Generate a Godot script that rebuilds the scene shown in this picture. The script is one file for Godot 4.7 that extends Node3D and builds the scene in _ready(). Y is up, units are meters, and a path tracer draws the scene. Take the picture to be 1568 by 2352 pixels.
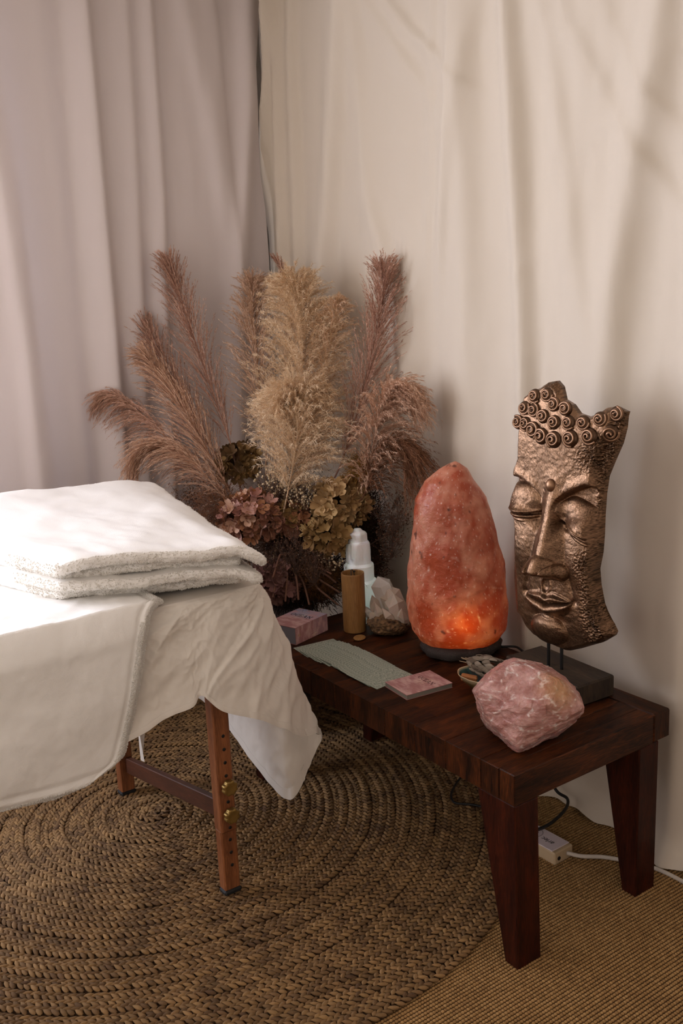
extends Node3D
# A corner of a quiet treatment room: a massage table under white fleece, dried flowers in the corner,
# and a low dark bench with crystals, a salt lamp and a bronze face. x runs along the bench, z towards the curtain wall.

var rng := RandomNumberGenerator.new()
var fine := FastNoiseLite.new()      # about 1 feature per unit of input
var ridged := FastNoiseLite.new()
var cells := FastNoiseLite.new()
var taken := {}
var mats := {}


# ---------------------------------------------------------------- mesh building
class MB:
	var v := PackedVector3Array()
	var nn := PackedVector3Array()
	var uv := PackedVector2Array()
	var col := PackedColorArray()
	var ix := PackedInt32Array()

	func add_grid(nu: int, nv: int, p: PackedVector3Array, c := PackedColorArray(), t := PackedVector2Array(), wrap := false, outward := false) -> void:
		var base := v.size()
		var n := PackedVector3Array()
		n.resize(nu * nv)
		var tri := PackedInt32Array()
		var last: int = nu if wrap else nu - 1
		var vol := 0.0
		for i in last:
			var i2: int = (i + 1) % nu
			for j in nv - 1:
				var a := i * nv + j
				var b := i2 * nv + j
				var c2 := i2 * nv + j + 1
				var d := i * nv + j + 1
				var f := (p[c2] - p[a]).cross(p[b] - p[a])
				n[a] += f
				n[b] += f
				n[c2] += f
				var g := (p[d] - p[a]).cross(p[c2] - p[a])
				n[a] += g
				n[c2] += g
				n[d] += g
				vol += p[a].dot(f) + p[a].dot(g)
				tri.append_array([a, b, c2, a, c2, d])
		var turn := outward and vol < 0.0
		if turn:
			for k in range(0, tri.size(), 3):
				var s := tri[k + 1]
				tri[k + 1] = tri[k + 2]
				tri[k + 2] = s
		for k in tri.size():
			ix.append(tri[k] + base)
		for k in nu * nv:
			nn.append((-n[k] if turn else n[k]).normalized())
		v.append_array(p)
		fill(c, t, nu * nv)

	func fill(c: PackedColorArray, t: PackedVector2Array, count: int) -> void:
		if c.size() == count:
			col.append_array(c)
		else:
			for k in count:
				col.append(Color.WHITE)
		if t.size() == count:
			uv.append_array(t)
		else:
			for k in count:
				uv.append(Vector2.ZERO)

	# one flat convex facet, turned away from `inside`; u of the uv runs along `grain`
	func facet(p: Array, inside: Vector3, grain := Vector3.RIGHT, c := Color.WHITE, scale := 1.0) -> void:
		var n: Vector3 = (p[2] - p[0]).cross(p[1] - p[0])
		if n.length_squared() < 1e-16:
			n = (p[p.size() - 1] - p[0]).cross(p[1] - p[0])
		n = n.normalized()
		var mid := Vector3.ZERO
		for q in p:
			mid += q
		mid /= p.size()
		var q2 := p.duplicate()
		if n.dot(mid - inside) < 0.0:
			q2.reverse()
			n = -n
		var across := n.cross(grain)
		var along := grain
		if across.length() < 0.3:
			along = Vector3.UP if absf(grain.y) < 0.7 else Vector3.RIGHT
			across = n.cross(along)
		across = across.normalized()
		var base := v.size()
		for q in q2:
			v.append(q)
			nn.append(n)
			col.append(c)
			uv.append(Vector2(q.dot(along), q.dot(across)) * scale)
		for k in range(1, q2.size() - 1):
			ix.append_array([base, base + k, base + k + 1])

	# six-sided solid from eight corners (bit 0 = x, bit 1 = y, bit 2 = z) with chamfered edges
	func hexa(p: Array, b: float, grain := Vector3.RIGHT, c := Color.WHITE) -> void:
		var faces := [[0, 2, 6, 4], [1, 5, 7, 3], [0, 4, 5, 1], [2, 3, 7, 6], [0, 1, 3, 2], [4, 6, 7, 5]]
		var mid := Vector3.ZERO
		for q in p:
			mid += q
		mid /= 8.0
		var ins := []
		for f in faces:
			var d := {}
			for k in 4:
				var q: Vector3 = p[f[k]]
				var e1: Vector3 = (p[f[(k + 1) % 4]] - q).normalized()
				var e2: Vector3 = (p[f[(k + 3) % 4]] - q).normalized()
				d[f[k]] = q + (e1 + e2) * b
			ins.append(d)
			facet([d[f[0]], d[f[1]], d[f[2]], d[f[3]]], mid, grain, c)
		if b <= 0.0:
			return
		for a in 6:
			for e in range(a + 1, 6):
				var both := []
				for k in faces[a]:
					if k in faces[e]:
						both.append(k)
				if both.size() == 2:
					facet([ins[a][both[0]], ins[a][both[1]], ins[e][both[1]], ins[e][both[0]]], mid, grain, c)
		for k in 8:
			var three := []
			for a in 6:
				if ins[a].has(k):
					three.append(ins[a][k])
			facet(three, mid, grain, c)

	func box(center: Vector3, size: Vector3, b: float, grain := Vector3.RIGHT, c := Color.WHITE, turn := Basis()) -> void:
		var p := []
		for k in 8:
			p.append(center + turn * (size * 0.5 * Vector3(1 if k & 1 else -1, 1 if k & 2 else -1, 1 if k & 4 else -1)))
		hexa(p, b, turn * grain, c)

	func tube(path: Array, radii: Array, sides := 8, c := Color.WHITE, cap := true) -> void:
		var p := PackedVector3Array()
		var n: int = path.size()
		var side := Vector3.ZERO
		var rings := []
		for i in n:
			var t: Vector3 = (path[mini(i + 1, n - 1)] - path[maxi(i - 1, 0)]).normalized()
			if side == Vector3.ZERO:
				side = t.cross(Vector3.UP if absf(t.y) < 0.9 else Vector3.RIGHT).normalized()
			side = (side - t * side.dot(t)).normalized()
			var up := t.cross(side)
			var r: float = radii[mini(i, radii.size() - 1)]
			var ring := []
			for k in sides:
				var a := TAU * k / sides
				ring.append(path[i] + (side * cos(a) + up * sin(a)) * r)
			rings.append(ring)
		for k in sides:
			if cap:
				p.append(path[0])
			for i in n:
				p.append(rings[i][k])
			if cap:
				p.append(path[n - 1])
		var cs := PackedColorArray()
		var m: int = n + (2 if cap else 0)
		for k in m * sides:
			cs.append(c)
		add_grid(sides, m, p, cs, PackedVector2Array(), true, cap)

	# profile of (radius, height) turned round the y axis at `at`
	func lathe(profile: Array, sides: int, at := Vector3.ZERO, c := Color.WHITE, wobble = null) -> void:
		var p := PackedVector3Array()
		var cs := PackedColorArray()
		for k in sides:
			var a := TAU * k / sides
			for q in profile:
				var r: float = q.x
				if wobble != null:
					r *= wobble.call(a, q.y)
				p.append(at + Vector3(cos(a) * r, q.y, sin(a) * r))
				cs.append(c)
		add_grid(sides, profile.size(), p, cs, PackedVector2Array(), true, true)

	func mesh() -> ArrayMesh:
		var a := []
		a.resize(Mesh.ARRAY_MAX)
		a[Mesh.ARRAY_VERTEX] = v
		a[Mesh.ARRAY_NORMAL] = nn
		a[Mesh.ARRAY_TEX_UV] = uv
		a[Mesh.ARRAY_COLOR] = col
		a[Mesh.ARRAY_INDEX] = ix
		var m := ArrayMesh.new()
		m.add_surface_from_arrays(Mesh.PRIMITIVE_TRIANGLES, a)
		return m


# a closed ball of quads whose points come from shape.call(direction on the cube, -1..1); tint.call(point, direction) colours it
func ball(n: int, shape: Callable, tint = null) -> ArrayMesh:
	var b := MB.new()
	var at := {}
	var pts := PackedVector3Array()
	var cols := PackedColorArray()
	var quads := []
	for axis in 3:
		for s in [0, n]:
			for i in n:
				for j in n:
					var q := []
					for d in [[0, 0], [1, 0], [1, 1], [0, 1]]:
						var k := Vector3i.ZERO
						k[axis] = s
						k[(axis + 1) % 3] = i + d[0]
						k[(axis + 2) % 3] = j + d[1]
						var id: int = k.x + (n + 1) * (k.y + (n + 1) * k.z)
						if not at.has(id):
							at[id] = pts.size()
							var c := Vector3(k) * (2.0 / n) - Vector3.ONE
							var w: Vector3 = shape.call(c)
							pts.append(w)
							cols.append(tint.call(w, c) if tint != null else Color.WHITE)
						q.append(at[id])
					if s == 0:
						q.reverse()
					quads.append(q)
	var nrm := PackedVector3Array()
	nrm.resize(pts.size())
	for q in quads:
		var f := (pts[q[2]] - pts[q[0]]).cross(pts[q[3]] - pts[q[1]])
		f = -f
		for k in 4:
			nrm[q[k]] -= f
		b.ix.append_array([q[0], q[2], q[1], q[0], q[3], q[2]])
	var vol := 0.0
	var mid := Vector3.ZERO
	for q in pts:
		mid += q / pts.size()
	for k in pts.size():
		vol += nrm[k].dot(pts[k] - mid)
	for k in pts.size():
		nrm[k] = nrm[k].normalized() * signf(vol)
	if vol < 0.0:
		b.ix.reverse()
	b.v = pts
	b.nn = nrm
	b.col = cols
	b.uv.resize(pts.size())
	return b.mesh()


func sphere_dir(c: Vector3) -> Vector3:
	return Vector3(tan(c.x * PI / 4), tan(c.y * PI / 4), tan(c.z * PI / 4)).normalized()


# ---------------------------------------------------------------- naming things
func numbered(called: String, parent: Node) -> String:
	var key := "%d/%s" % [parent.get_instance_id(), called]
	taken[key] = taken.get(key, -1) + 1
	return called if taken[key] == 0 else "%s_%03d" % [called, taken[key]]


func thing(called: String, label: String, category: String, at := Vector3.ZERO, turn := 0.0, group := "") -> Node3D:
	var o := Node3D.new()
	o.name = numbered(called, self)
	add_child(o, true)
	o.position = at
	o.rotation.y = turn
	tag(o, label, category, group)
	return o


func tag(o: Node, label: String, category: String, group := "") -> void:
	o.set_meta("label", label)
	o.set_meta("category", category)
	if group:
		o.set_meta("group", group)


func put(called: String, m: Mesh, material: Material, parent: Node = self) -> MeshInstance3D:
	var o := MeshInstance3D.new()
	o.name = numbered(called, parent)
	o.mesh = m
	o.material_override = material
	o.cast_shadow = GeometryInstance3D.SHADOW_CASTING_SETTING_ON
	parent.add_child(o, true)
	return o


func solo(called: String, m: Mesh, material: Material, label: String, category: String, group := "") -> MeshInstance3D:
	var o := put(called, m, material)
	tag(o, label, category, group)
	return o


func struct(called: String, m: Mesh, material: Material, parent: Node = self) -> MeshInstance3D:
	var o := put(called, m, material, parent)
	if parent == self:
		o.set_meta("kind", "structure")
	return o


func many(called: String, m: Mesh, where: Array, material: Material, parent: Node) -> MultiMeshInstance3D:
	var mm := MultiMesh.new()
	mm.transform_format = MultiMesh.TRANSFORM_3D
	mm.mesh = m
	mm.instance_count = where.size()
	for k in where.size():
		mm.set_instance_transform(k, where[k])
	var o := MultiMeshInstance3D.new()
	o.name = numbered(called, parent)
	o.multimesh = mm
	o.material_override = material
	o.set_meta("kind", "stuff")
	parent.add_child(o, true)
	return o


# ---------------------------------------------------------------- materials
func lin(r: float, g: float, b: float) -> Color:      # 0..255 sRGB to linear, for vertex colours
	return Color(r / 255.0, g / 255.0, b / 255.0).srgb_to_linear()


func rgb(r: float, g: float, b: float) -> Color:
	return Color(r / 255.0, g / 255.0, b / 255.0)


func plain(c: Color, rough := 0.8, metal := 0.0, vertex := false) -> StandardMaterial3D:
	var m := StandardMaterial3D.new()
	m.albedo_color = c
	m.roughness = rough
	m.metallic = metal
	m.vertex_color_use_as_albedo = vertex
	return m


func noise(seed_: int, freq: float, kind := FastNoiseLite.TYPE_SIMPLEX_SMOOTH, octaves := 4, fractal := FastNoiseLite.FRACTAL_FBM) -> FastNoiseLite:
	var n := FastNoiseLite.new()
	n.seed = seed_
	n.frequency = freq
	n.noise_type = kind
	n.fractal_type = fractal
	n.fractal_octaves = octaves
	return n


func picture(w: int, h: int, at: Callable) -> ImageTexture:
	var bytes := PackedByteArray()
	bytes.resize(w * h * 3)
	var k := 0
	for y in h:
		for x in w:
			var c: Color = at.call(x, y)
			bytes[k] = clampi(int(c.r * 255.0), 0, 255)
			bytes[k + 1] = clampi(int(c.g * 255.0), 0, 255)
			bytes[k + 2] = clampi(int(c.b * 255.0), 0, 255)
			k += 3
	return ImageTexture.create_from_image(Image.create_from_data(w, h, false, Image.FORMAT_RGB8, bytes))


func bump(m: StandardMaterial3D, t: Texture2D, centimetres: float, scale: float, triplanar := true) -> void:
	m.heightmap_enabled = true
	m.heightmap_texture = t
	m.heightmap_scale = centimetres
	if triplanar:
		m.uv1_triplanar = true
	m.uv1_scale = Vector3.ONE * scale


func wood(dark: Color, light: Color, seed_: int, rough: float, rings := 26.0) -> StandardMaterial3D:
	var a := noise(seed_, 0.012)
	var b := noise(seed_ + 1, 0.05)
	var t := picture(512, 512, func(x, y):
		var warp := a.get_noise_2d(x * 0.5, y * 2.0) * 2.2
		var line := 0.5 + 0.5 * sin((y / 512.0 * rings + warp) * TAU)
		var pore := b.get_noise_2d(x * 0.6, y * 14.0)
		var k := clampf(0.45 + 0.28 * (line - 0.5) + 0.5 * pore + 0.5 * a.get_noise_2d(x * 0.3 + 900, y), 0.0, 1.0)
		return dark.lerp(light, k))
	var m := plain(Color.WHITE, rough)
	m.albedo_texture = t
	m.uv1_scale = Vector3(1.7, 3.4, 1)
	return m


func cloth_material(c: Color, weave_cm: float) -> StandardMaterial3D:
	var m := plain(c, 0.95)
	bump(m, mats.weave, weave_cm, 26.0)
	m.rim_enabled = true
	m.rim = 0.25
	return m


func smooth(a: float, b: float, x: float) -> float:
	return smoothstep(a, b, x)


# value of a polyline [[y, x], ...] (y falling) at y, run on past its ends
func poly_at(l: Array, y: float) -> float:
	var n := l.size()
	for k in n - 1:
		if y >= l[k + 1][0] or k == n - 2:
			var t: float = (y - l[k][0]) / (l[k + 1][0] - l[k][0])
			return lerpf(l[k][1], l[k + 1][1], t)
	return l[0][1]


func curve(points: Array, steps: int) -> Array:      # Catmull-Rom through the points
	var out := []
	var n := points.size()
	for k in n - 1:
		var a = points[maxi(k - 1, 0)]
		var b = points[k]
		var c = points[k + 1]
		var d = points[mini(k + 2, n - 1)]
		for s in steps:
			var t := float(s) / steps
			out.append(0.5 * ((b * 2.0) + (c - a) * t + (a * 2.0 - b * 5.0 + c * 4.0 - d) * t * t + (b * 3.0 - a - c * 3.0 + d) * t * t * t))
	out.append(points[n - 1])
	return out


# ---------------------------------------------------------------- the scene
func _ready() -> void:
	rng.seed = 7
	fine = noise(11, 1.0, FastNoiseLite.TYPE_SIMPLEX_SMOOTH, 3)
	ridged = noise(12, 1.0, FastNoiseLite.TYPE_SIMPLEX_SMOOTH, 3, FastNoiseLite.FRACTAL_RIDGED)
	cells = noise(13, 1.0, FastNoiseLite.TYPE_CELLULAR, 2)
	view_and_light()
	make_materials()
	room()
	curtains()
	rug()
	carpet()
	bench()
	massage_table()
	sheet()
	fleece()
	flowers()
	salt_lamp()
	statue()
	rose_quartz()
	small_things()
	power()


func view_and_light() -> void:
	var cam := Camera3D.new()
	cam.name = "camera"
	var pitch := 0.2271
	var yaw := 0.6077
	var roll := 0.0457
	var ahead := Vector3(cos(yaw) * cos(pitch), -sin(pitch), sin(yaw) * cos(pitch))
	var right := Vector3(-sin(yaw), 0, cos(yaw))
	var up := right.cross(ahead)
	cam.transform = Transform3D(Basis(right * cos(roll) - up * sin(roll), right * sin(roll) + up * cos(roll), -ahead), Vector3(-1.3203, 1.4363, -1.3126))
	cam.fov = rad_to_deg(2.0 * atan(1176.0 / 2287.0))
	cam.near = 0.05
	add_child(cam)

	var env := Environment.new()
	env.background_mode = Environment.BG_SKY
	var sky := Sky.new()
	var air := ProceduralSkyMaterial.new()
	air.sky_top_color = rgb(170, 195, 230)
	air.sky_horizon_color = rgb(225, 230, 240)
	air.ground_bottom_color = rgb(110, 105, 95)
	air.ground_horizon_color = rgb(190, 190, 190)
	sky.sky_material = air
	env.sky = sky
	env.background_energy_multiplier = 1.0
	env.tonemap_mode = Environment.TONE_MAPPER_LINEAR
	env.tonemap_exposure = 1.0
	env.sdfgi_enabled = true
	env.ssao_enabled = true
	env.ssil_enabled = true
	var we := WorldEnvironment.new()
	we.name = "surroundings"
	we.environment = env
	add_child(we)

	# daylight from an unseen side window, and a warm added fill behind the camera
	area_light("unseen_side_daylight", Vector3(1.85, 1.47, -1.62), Vector3(-1, 0, 0), Vector2(1.9, 1.5), rgb(234, 238, 255), 13.4)  # out of view, lights the room from the left
	area_light("back_fill_light", Vector3(-1.2, 1.6, -3.14), Vector3(0, 0, 1), Vector2(1.5, 1.2), rgb(255, 236, 214), 1.2)  # added fill, lifts the faces turned away from the side window


func area_light(called: String, at: Vector3, towards: Vector3, size: Vector2, c: Color, energy: float) -> void:
	var l := AreaLight3D.new()
	l.name = called
	l.position = at
	l.basis = Basis.looking_at(towards)
	l.area_size = size
	l.light_color = c
	l.light_energy = energy
	l.shadow_enabled = true
	l.area_range = 12.0
	add_child(l)


func make_materials() -> void:
	var wv := noise(31, 0.11)
	mats.weave = picture(256, 256, func(x, y):
		var k := 0.5 + 0.22 * sin(x * TAU / 8.0) * cos(y * TAU / 8.0) + 0.3 * wv.get_noise_2d(x * 0.35, y * 2.5) + 0.3 * wv.get_noise_2d(x * 2.5 + 400, y * 0.35)
		return Color(k, k, k))
	var fl := noise(32, 0.09)
	mats.pile = picture(256, 256, func(x, y):
		var k := 0.5 + 0.55 * fl.get_noise_2d(x, y * 1.6)
		return Color(k, k, k))
	var pt := noise(33, 0.10, FastNoiseLite.TYPE_CELLULAR, 2)
	mats.pits = picture(256, 256, func(x, y):
		var k := clampf(0.9 + 1.0 * pt.get_noise_2d(x, y) + 0.4 * fl.get_noise_2d(x * 2.0, y * 2.0), 0.0, 1.0)
		return Color(k, k, k))
	var c1 := noise(34, 0.05, FastNoiseLite.TYPE_CELLULAR, 1)
	c1.cellular_return_type = FastNoiseLite.RETURN_CELL_VALUE
	mats.chips = picture(256, 256, func(x, y):
		var k := 0.5 + 0.22 * c1.get_noise_2d(x + 6.0 * fl.get_noise_2d(x, y), y * 1.5) + 0.14 * c1.get_noise_2d(x * 3.1 + 90.0, y * 2.3) + 0.12 * fl.get_noise_2d(x * 3.0, y * 3.0)
		return Color(k, k, k))
	mats.curtain_left = cloth_material(rgb(224, 213, 209), 0.02)
	mats.curtain_left.backlight_enabled = true
	mats.curtain_left.backlight = rgb(120, 118, 122)
	mats.curtain_right = cloth_material(rgb(211, 199, 182), 0.02)
	mats.sheet = cloth_material(rgb(226, 218, 206), 0.012)
	mats.fleece = plain(rgb(240, 236, 229), 1.0)
	bump(mats.fleece, mats.pile, 0.035, 14.0)
	mats.fleece.rim_enabled = true
	mats.fleece.rim = 0.4
	mats.tuft = plain(rgb(246, 243, 237), 1.0)
	mats.tuft.backlight_enabled = true
	mats.tuft.backlight = rgb(255, 252, 246)
	mats.wall = plain(rgb(226, 216, 202), 0.9)
	mats.bench = wood(rgb(18, 8, 4), rgb(96, 48, 18), 41, 0.46)
	mats.bench_leg = wood(rgb(30, 10, 5), rgb(78, 30, 13), 47, 0.45)
	mats.bench.metallic_specular = 0.3
	mats.bench_leg.metallic_specular = 0.3
	mats.oak = wood(rgb(104, 58, 30), rgb(166, 104, 62), 52, 0.5)
	mats.oak_dark = wood(rgb(52, 26, 14), rgb(92, 50, 30), 55, 0.5)
	mats.brass = plain(rgb(150, 122, 66), 0.4, 0.75)
	mats.rubber = plain(rgb(18, 17, 17), 0.7)
	mats.black = plain(rgb(14, 13, 13), 0.55)
	mats.vert = plain(Color.WHITE, 0.9, 0.0, true)
	mats.jute = plain(Color.WHITE, 0.85, 0.0, true)
	bump(mats.jute, mats.pile, 0.12, 60.0)


func room() -> void:
	var slab := func(called: String, lo: Vector3, hi: Vector3, m: Material) -> MeshInstance3D:
		var b := MB.new()
		b.box((lo + hi) * 0.5, hi - lo, 0.0)
		return struct(called, b.mesh(), m)
	var ground := plain(rgb(92, 68, 40), 0.95)
	slab.call("floor", Vector3(-2.7, -0.1, -3.3), Vector3(2.0, 0.0, 0.8), ground)
	slab.call("ceiling", Vector3(-2.7, 2.5, -3.3), Vector3(2.0, 2.6, 0.8), mats.wall)
	slab.call("wall_right", Vector3(-2.7, 0, 0.68), Vector3(2.0, 2.5, 0.8), mats.wall)
	slab.call("wall_near", Vector3(-2.7, 0, -3.2), Vector3(-2.6, 2.5, 0.68), mats.wall)
	# the left wall, with a wide unseen window
	var wl := MB.new()
	wl.box(Vector3(1.93, 1.25, 0.04), Vector3(0.14, 2.5, 1.28), 0.0)
	wl.box(Vector3(1.93, 1.25, -2.9), Vector3(0.14, 2.5, 0.6), 0.0)
	wl.box(Vector3(1.93, 0.32, -1.6), Vector3(0.14, 0.64, 2.0), 0.0)
	wl.box(Vector3(1.93, 2.4, -1.6), Vector3(0.14, 0.2, 2.0), 0.0)
	struct("wall_left", wl.mesh(), mats.wall)
	var wb := MB.new()
	wb.box(Vector3(-2.3, 1.25, -3.25), Vector3(0.6, 2.5, 0.1), 0.0)
	wb.box(Vector3(0.78, 1.25, -3.25), Vector3(2.44, 2.5, 0.1), 0.0)
	wb.box(Vector3(-1.22, 0.45, -3.25), Vector3(1.56, 0.9, 0.1), 0.0)
	wb.box(Vector3(-1.22, 2.375, -3.25), Vector3(1.56, 0.25, 0.1), 0.0)
	struct("wall_back", wb.mesh(), mats.wall)
	var white := plain(rgb(235, 232, 226), 0.5)
	var glass := plain(Color(0.9, 0.95, 1.0, 0.08), 0.02)
	glass.transparency = BaseMaterial3D.TRANSPARENCY_ALPHA
	var frame := MB.new()
	for z in [-2.57, -1.93, -1.27, -0.63]:
		frame.box(Vector3(1.93, 1.47, z), Vector3(0.06, 1.66, 0.06), 0.004, Vector3.UP)
	for y in [0.67, 2.27]:
		frame.box(Vector3(1.93, y, -1.6), Vector3(0.06, 0.06, 1.94), 0.004, Vector3.BACK)
	var unseen_side_window := struct("unseen_window_2", frame.mesh(), white)  # out of view, placed to light the table and the left curtain
	for z in [-2.25, -1.6, -0.95]:
		var pane := MB.new()
		pane.box(Vector3(1.93, 1.47, z), Vector3(0.006, 1.56, 0.60), 0.0)
		put("pane", pane.mesh(), glass, unseen_side_window)
	var f2 := MB.new()
	for x in [-1.97, -1.22, -0.47]:
		f2.box(Vector3(x, 1.575, -3.25), Vector3(0.05, 1.35, 0.06), 0.004, Vector3.UP)
	for y in [0.92, 2.23]:
		f2.box(Vector3(-1.22, y, -3.25), Vector3(1.56, 0.05, 0.06), 0.004)
	var added_win := struct("added_window_1", f2.mesh(), white)  # added behind the camera to hold the fill light
	var p2 := MB.new()
	p2.box(Vector3(-1.22, 1.575, -3.25), Vector3(1.5, 1.3, 0.006), 0.0)
	put("pane", p2.mesh(), glass, added_win)


# ---------------------------------------------------------------- curtains
# folds: [depth, width before, width after, y where it fades out below, y where it fades out above, polyline]
func fold_depth(folds: Array, y: float, x: float) -> float:
	var d := 0.0
	for f in folds:
		var e: float = x - poly_at(f[5], y)
		var w: float = f[1] if e < 0.0 else f[2]
		if absf(e) > w * 3.5:
			continue
		var fade := smooth(f[3] - 0.18, f[3] + 0.1, y) * (1.0 - smooth(f[4] - 0.05, f[4] + 0.2, y))
		d += 1.25 * f[0] * fade * exp(-(e / w) * (e / w))
	return d


func curtains() -> void:
	var right_folds := [
		[0.030, 0.035, 0.085, -1.0, 9.0, [[2.3, 1.27], [1.745, 1.385], [1.446, 1.46], [0.0, 1.66]]],
		[0.016, 0.03, 0.06, 0.9, 9.0, [[2.223, 1.237], [1.685, 1.197], [1.353, 1.06], [0.6, 0.93]]],
		[0.010, 0.025, 0.06, 1.95, 9.0, [[2.4, 1.3], [2.212, 1.17], [2.119, 1.09], [1.9, 0.9]]],
		[0.012, 0.022, 0.05, 2.0, 9.0, [[2.4, 1.16], [2.2, 1.08], [2.1, 0.98], [1.95, 0.78]]],
		[0.036, 0.03, 0.045, -1.0, 9.0, [[2.4, 0.60], [2.087, 0.587], [1.42, 0.548], [1.171, 0.535], [0.0, 0.50]]],
		[0.022, 0.05, 0.09, 0.6, 9.0, [[2.4, 0.78], [1.806, 0.765], [1.202, 0.765], [0.6, 0.77]]],
		[0.012, 0.03, 0.06, 1.3, 9.0, [[2.4, 0.55], [2.045, 0.49], [1.815, 0.435], [1.45, 0.36], [1.2, 0.31]]],
		[0.008, 0.028, 0.07, 1.5, 9.0, [[2.4, 0.56], [1.996, 0.404], [1.818, 0.29], [1.6, 0.12]]],
		[0.005, 0.022, 0.05, 1.6, 9.0, [[2.4, 0.42], [2.0, 0.30], [1.85, 0.20], [1.7, 0.08]]],
		[0.034, 0.05, 0.075, 0.6, 9.0, [[2.4, 0.07], [1.98, 0.137], [1.653, 0.195], [1.412, 0.245], [0.6, 0.33]]],
		[0.024, 0.03, 0.05, -1.0, 9.0, [[2.4, -0.01], [1.5, 0.02], [0.95, 0.03], [0.0, 0.05]]],
		[0.007, 0.012, 0.03, 1.4, 9.0, [[2.4, 0.77], [1.828, 0.80], [1.505, 0.856], [1.2, 0.90]]],
		[0.007, 0.012, 0.03, 1.5, 9.0, [[2.4, 0.88], [1.95, 0.899], [1.585, 0.925]]],
		[0.012, 0.03, 0.06, 1.5, 9.0, [[2.4, 0.66], [2.105, 0.72], [1.787, 0.80], [1.4, 0.90]]],
		[0.016, 0.06, 0.08, 0.5, 1.5, [[1.8, 0.98], [1.2, 1.0], [0.5, 1.04]]],
		[0.014, 0.05, 0.07, 0.4, 1.5, [[1.8, 0.42], [1.2, 0.38], [0.5, 0.36]]],
		[0.034, 0.02, 0.03, 1.75, 9.0, [[2.45, 1.62], [2.298, 1.667], [2.014, 1.745], [1.7, 1.80]]],
		[0.026, 0.03, 0.03, -1.0, 9.0, [[2.45, 1.655], [2.17, 1.66], [1.548, 1.69], [0.0, 1.72]]],
		[0.020, 0.02, 0.04, 1.2, 9.0, [[2.45, 1.56], [2.2, 1.58], [1.5, 1.60]]],
	]
	var nu := 300
	var nv := 200
	var p := PackedVector3Array()
	for i in nu:
		var x := lerpf(-1.25, 1.80, float(i) / (nu - 1))
		for j in nv:
			var y := lerpf(0.0, 2.44, float(j) / (nv - 1))
			var d := fold_depth(right_folds, y, x)
			d += 0.014 * fine.get_noise_2d(x * 2.6, y * 0.35) + 0.004 * fine.get_noise_2d(x * 8.0 + 30, y * 1.4)
			d += 0.0035 * absf(ridged.get_noise_2d(x * 5.0 + y * 2.0, y * 3.0 - x * 1.2)) * smooth(-0.2, 0.3, fine.get_noise_2d(x * 1.5 + 70, y * 1.5))
			var z := 0.60 - d
			# the hem spills on to the carpet in a soft roll
			var hem := 1.0 - smooth(0.0, 0.10, y)
			z -= hem * hem * (0.035 + 0.05 * fine.get_noise_2d(x * 3.0, 5.0))
			var yy := y
			if y < 0.06:
				yy = maxf(y, 0.006 + 0.035 * smooth(-0.1, 0.5, fine.get_noise_2d(x * 2.2 + 9.0, 1.0)))
			p.append(Vector3(x, yy, z))
	var b := MB.new()
	b.add_grid(nu, nv, p)
	solo("curtain", b.mesh(), mats.curtain_right, "cream cloth backdrop hanging in swags behind the bench and bronze face", "curtain")

	var left_folds := [
		[0.030, 0.03, 0.07, -1.0, 9.0, [[2.4, -0.37], [1.811, -0.345], [1.281, -0.325], [0.0, -0.33]]],
		[0.030, 0.06, 0.022, -1.0, 9.0, [[2.4, -0.03], [1.856, -0.035], [1.33, -0.04], [0.0, -0.06]]],
		[-0.016, 0.04, 0.04, -1.0, 9.0, [[2.4, -0.09], [1.33, -0.11], [0.0, -0.12]]],
		[0.016, 0.05, 0.02, -1.0, 9.0, [[2.4, 0.112], [1.796, 0.09], [1.323, 0.063], [0.0, 0.0]]],
		[0.020, 0.03, 0.02, -1.0, 9.0, [[2.4, 0.186], [1.731, 0.180], [1.282, 0.150], [0.0, 0.1]]],
		[0.014, 0.03, 0.05, 1.7, 9.0, [[2.4, 0.29], [2.005, 0.363], [1.7, 0.40]]],
		[0.014, 0.06, 0.02, 1.4, 9.0, [[2.4, 0.405], [2.273, 0.417], [1.872, 0.425], [1.4, 0.43]]],
		[0.030, 0.035, 0.05, -1.0, 9.0, [[2.4, 0.535], [2.013, 0.515], [1.375, 0.43], [0.0, 0.33]]],
		[0.020, 0.05, 0.05, -1.0, 9.0, [[2.4, -0.62], [1.2, -0.60], [0.0, -0.62]]],
		[0.022, 0.05, 0.05, -1.0, 9.0, [[2.4, -0.85], [1.2, -0.86], [0.0, -0.9]]],
	]
	var edge := [[2.44, 0.602], [2.357, 0.592], [2.207, 0.562], [2.152, 0.553], [2.002, 0.555], [1.806, 0.558], [1.692, 0.572], [1.516, 0.576], [0.0, 0.56]]
	nu = 190
	p = PackedVector3Array()
	for i in nu:
		var s := float(i) / (nu - 1)
		for j in nv:
			var y := lerpf(0.015, 2.44, float(j) / (nv - 1))
			var z := lerpf(-1.16, poly_at(edge, y), s)
			var d := fold_depth(left_folds, y, z)
			d += 0.012 * fine.get_noise_2d(z * 3.0 + 50, y * 0.3) + 0.003 * fine.get_noise_2d(z * 9.0 + 80, y * 1.0)
			p.append(Vector3(1.765 - d, y, z))
	b = MB.new()
	b.add_grid(nu, nv, p)
	solo("curtain", b.mesh(), mats.curtain_left, "pale greyish cloth curtain hanging straight behind the massage table", "curtain")


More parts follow.
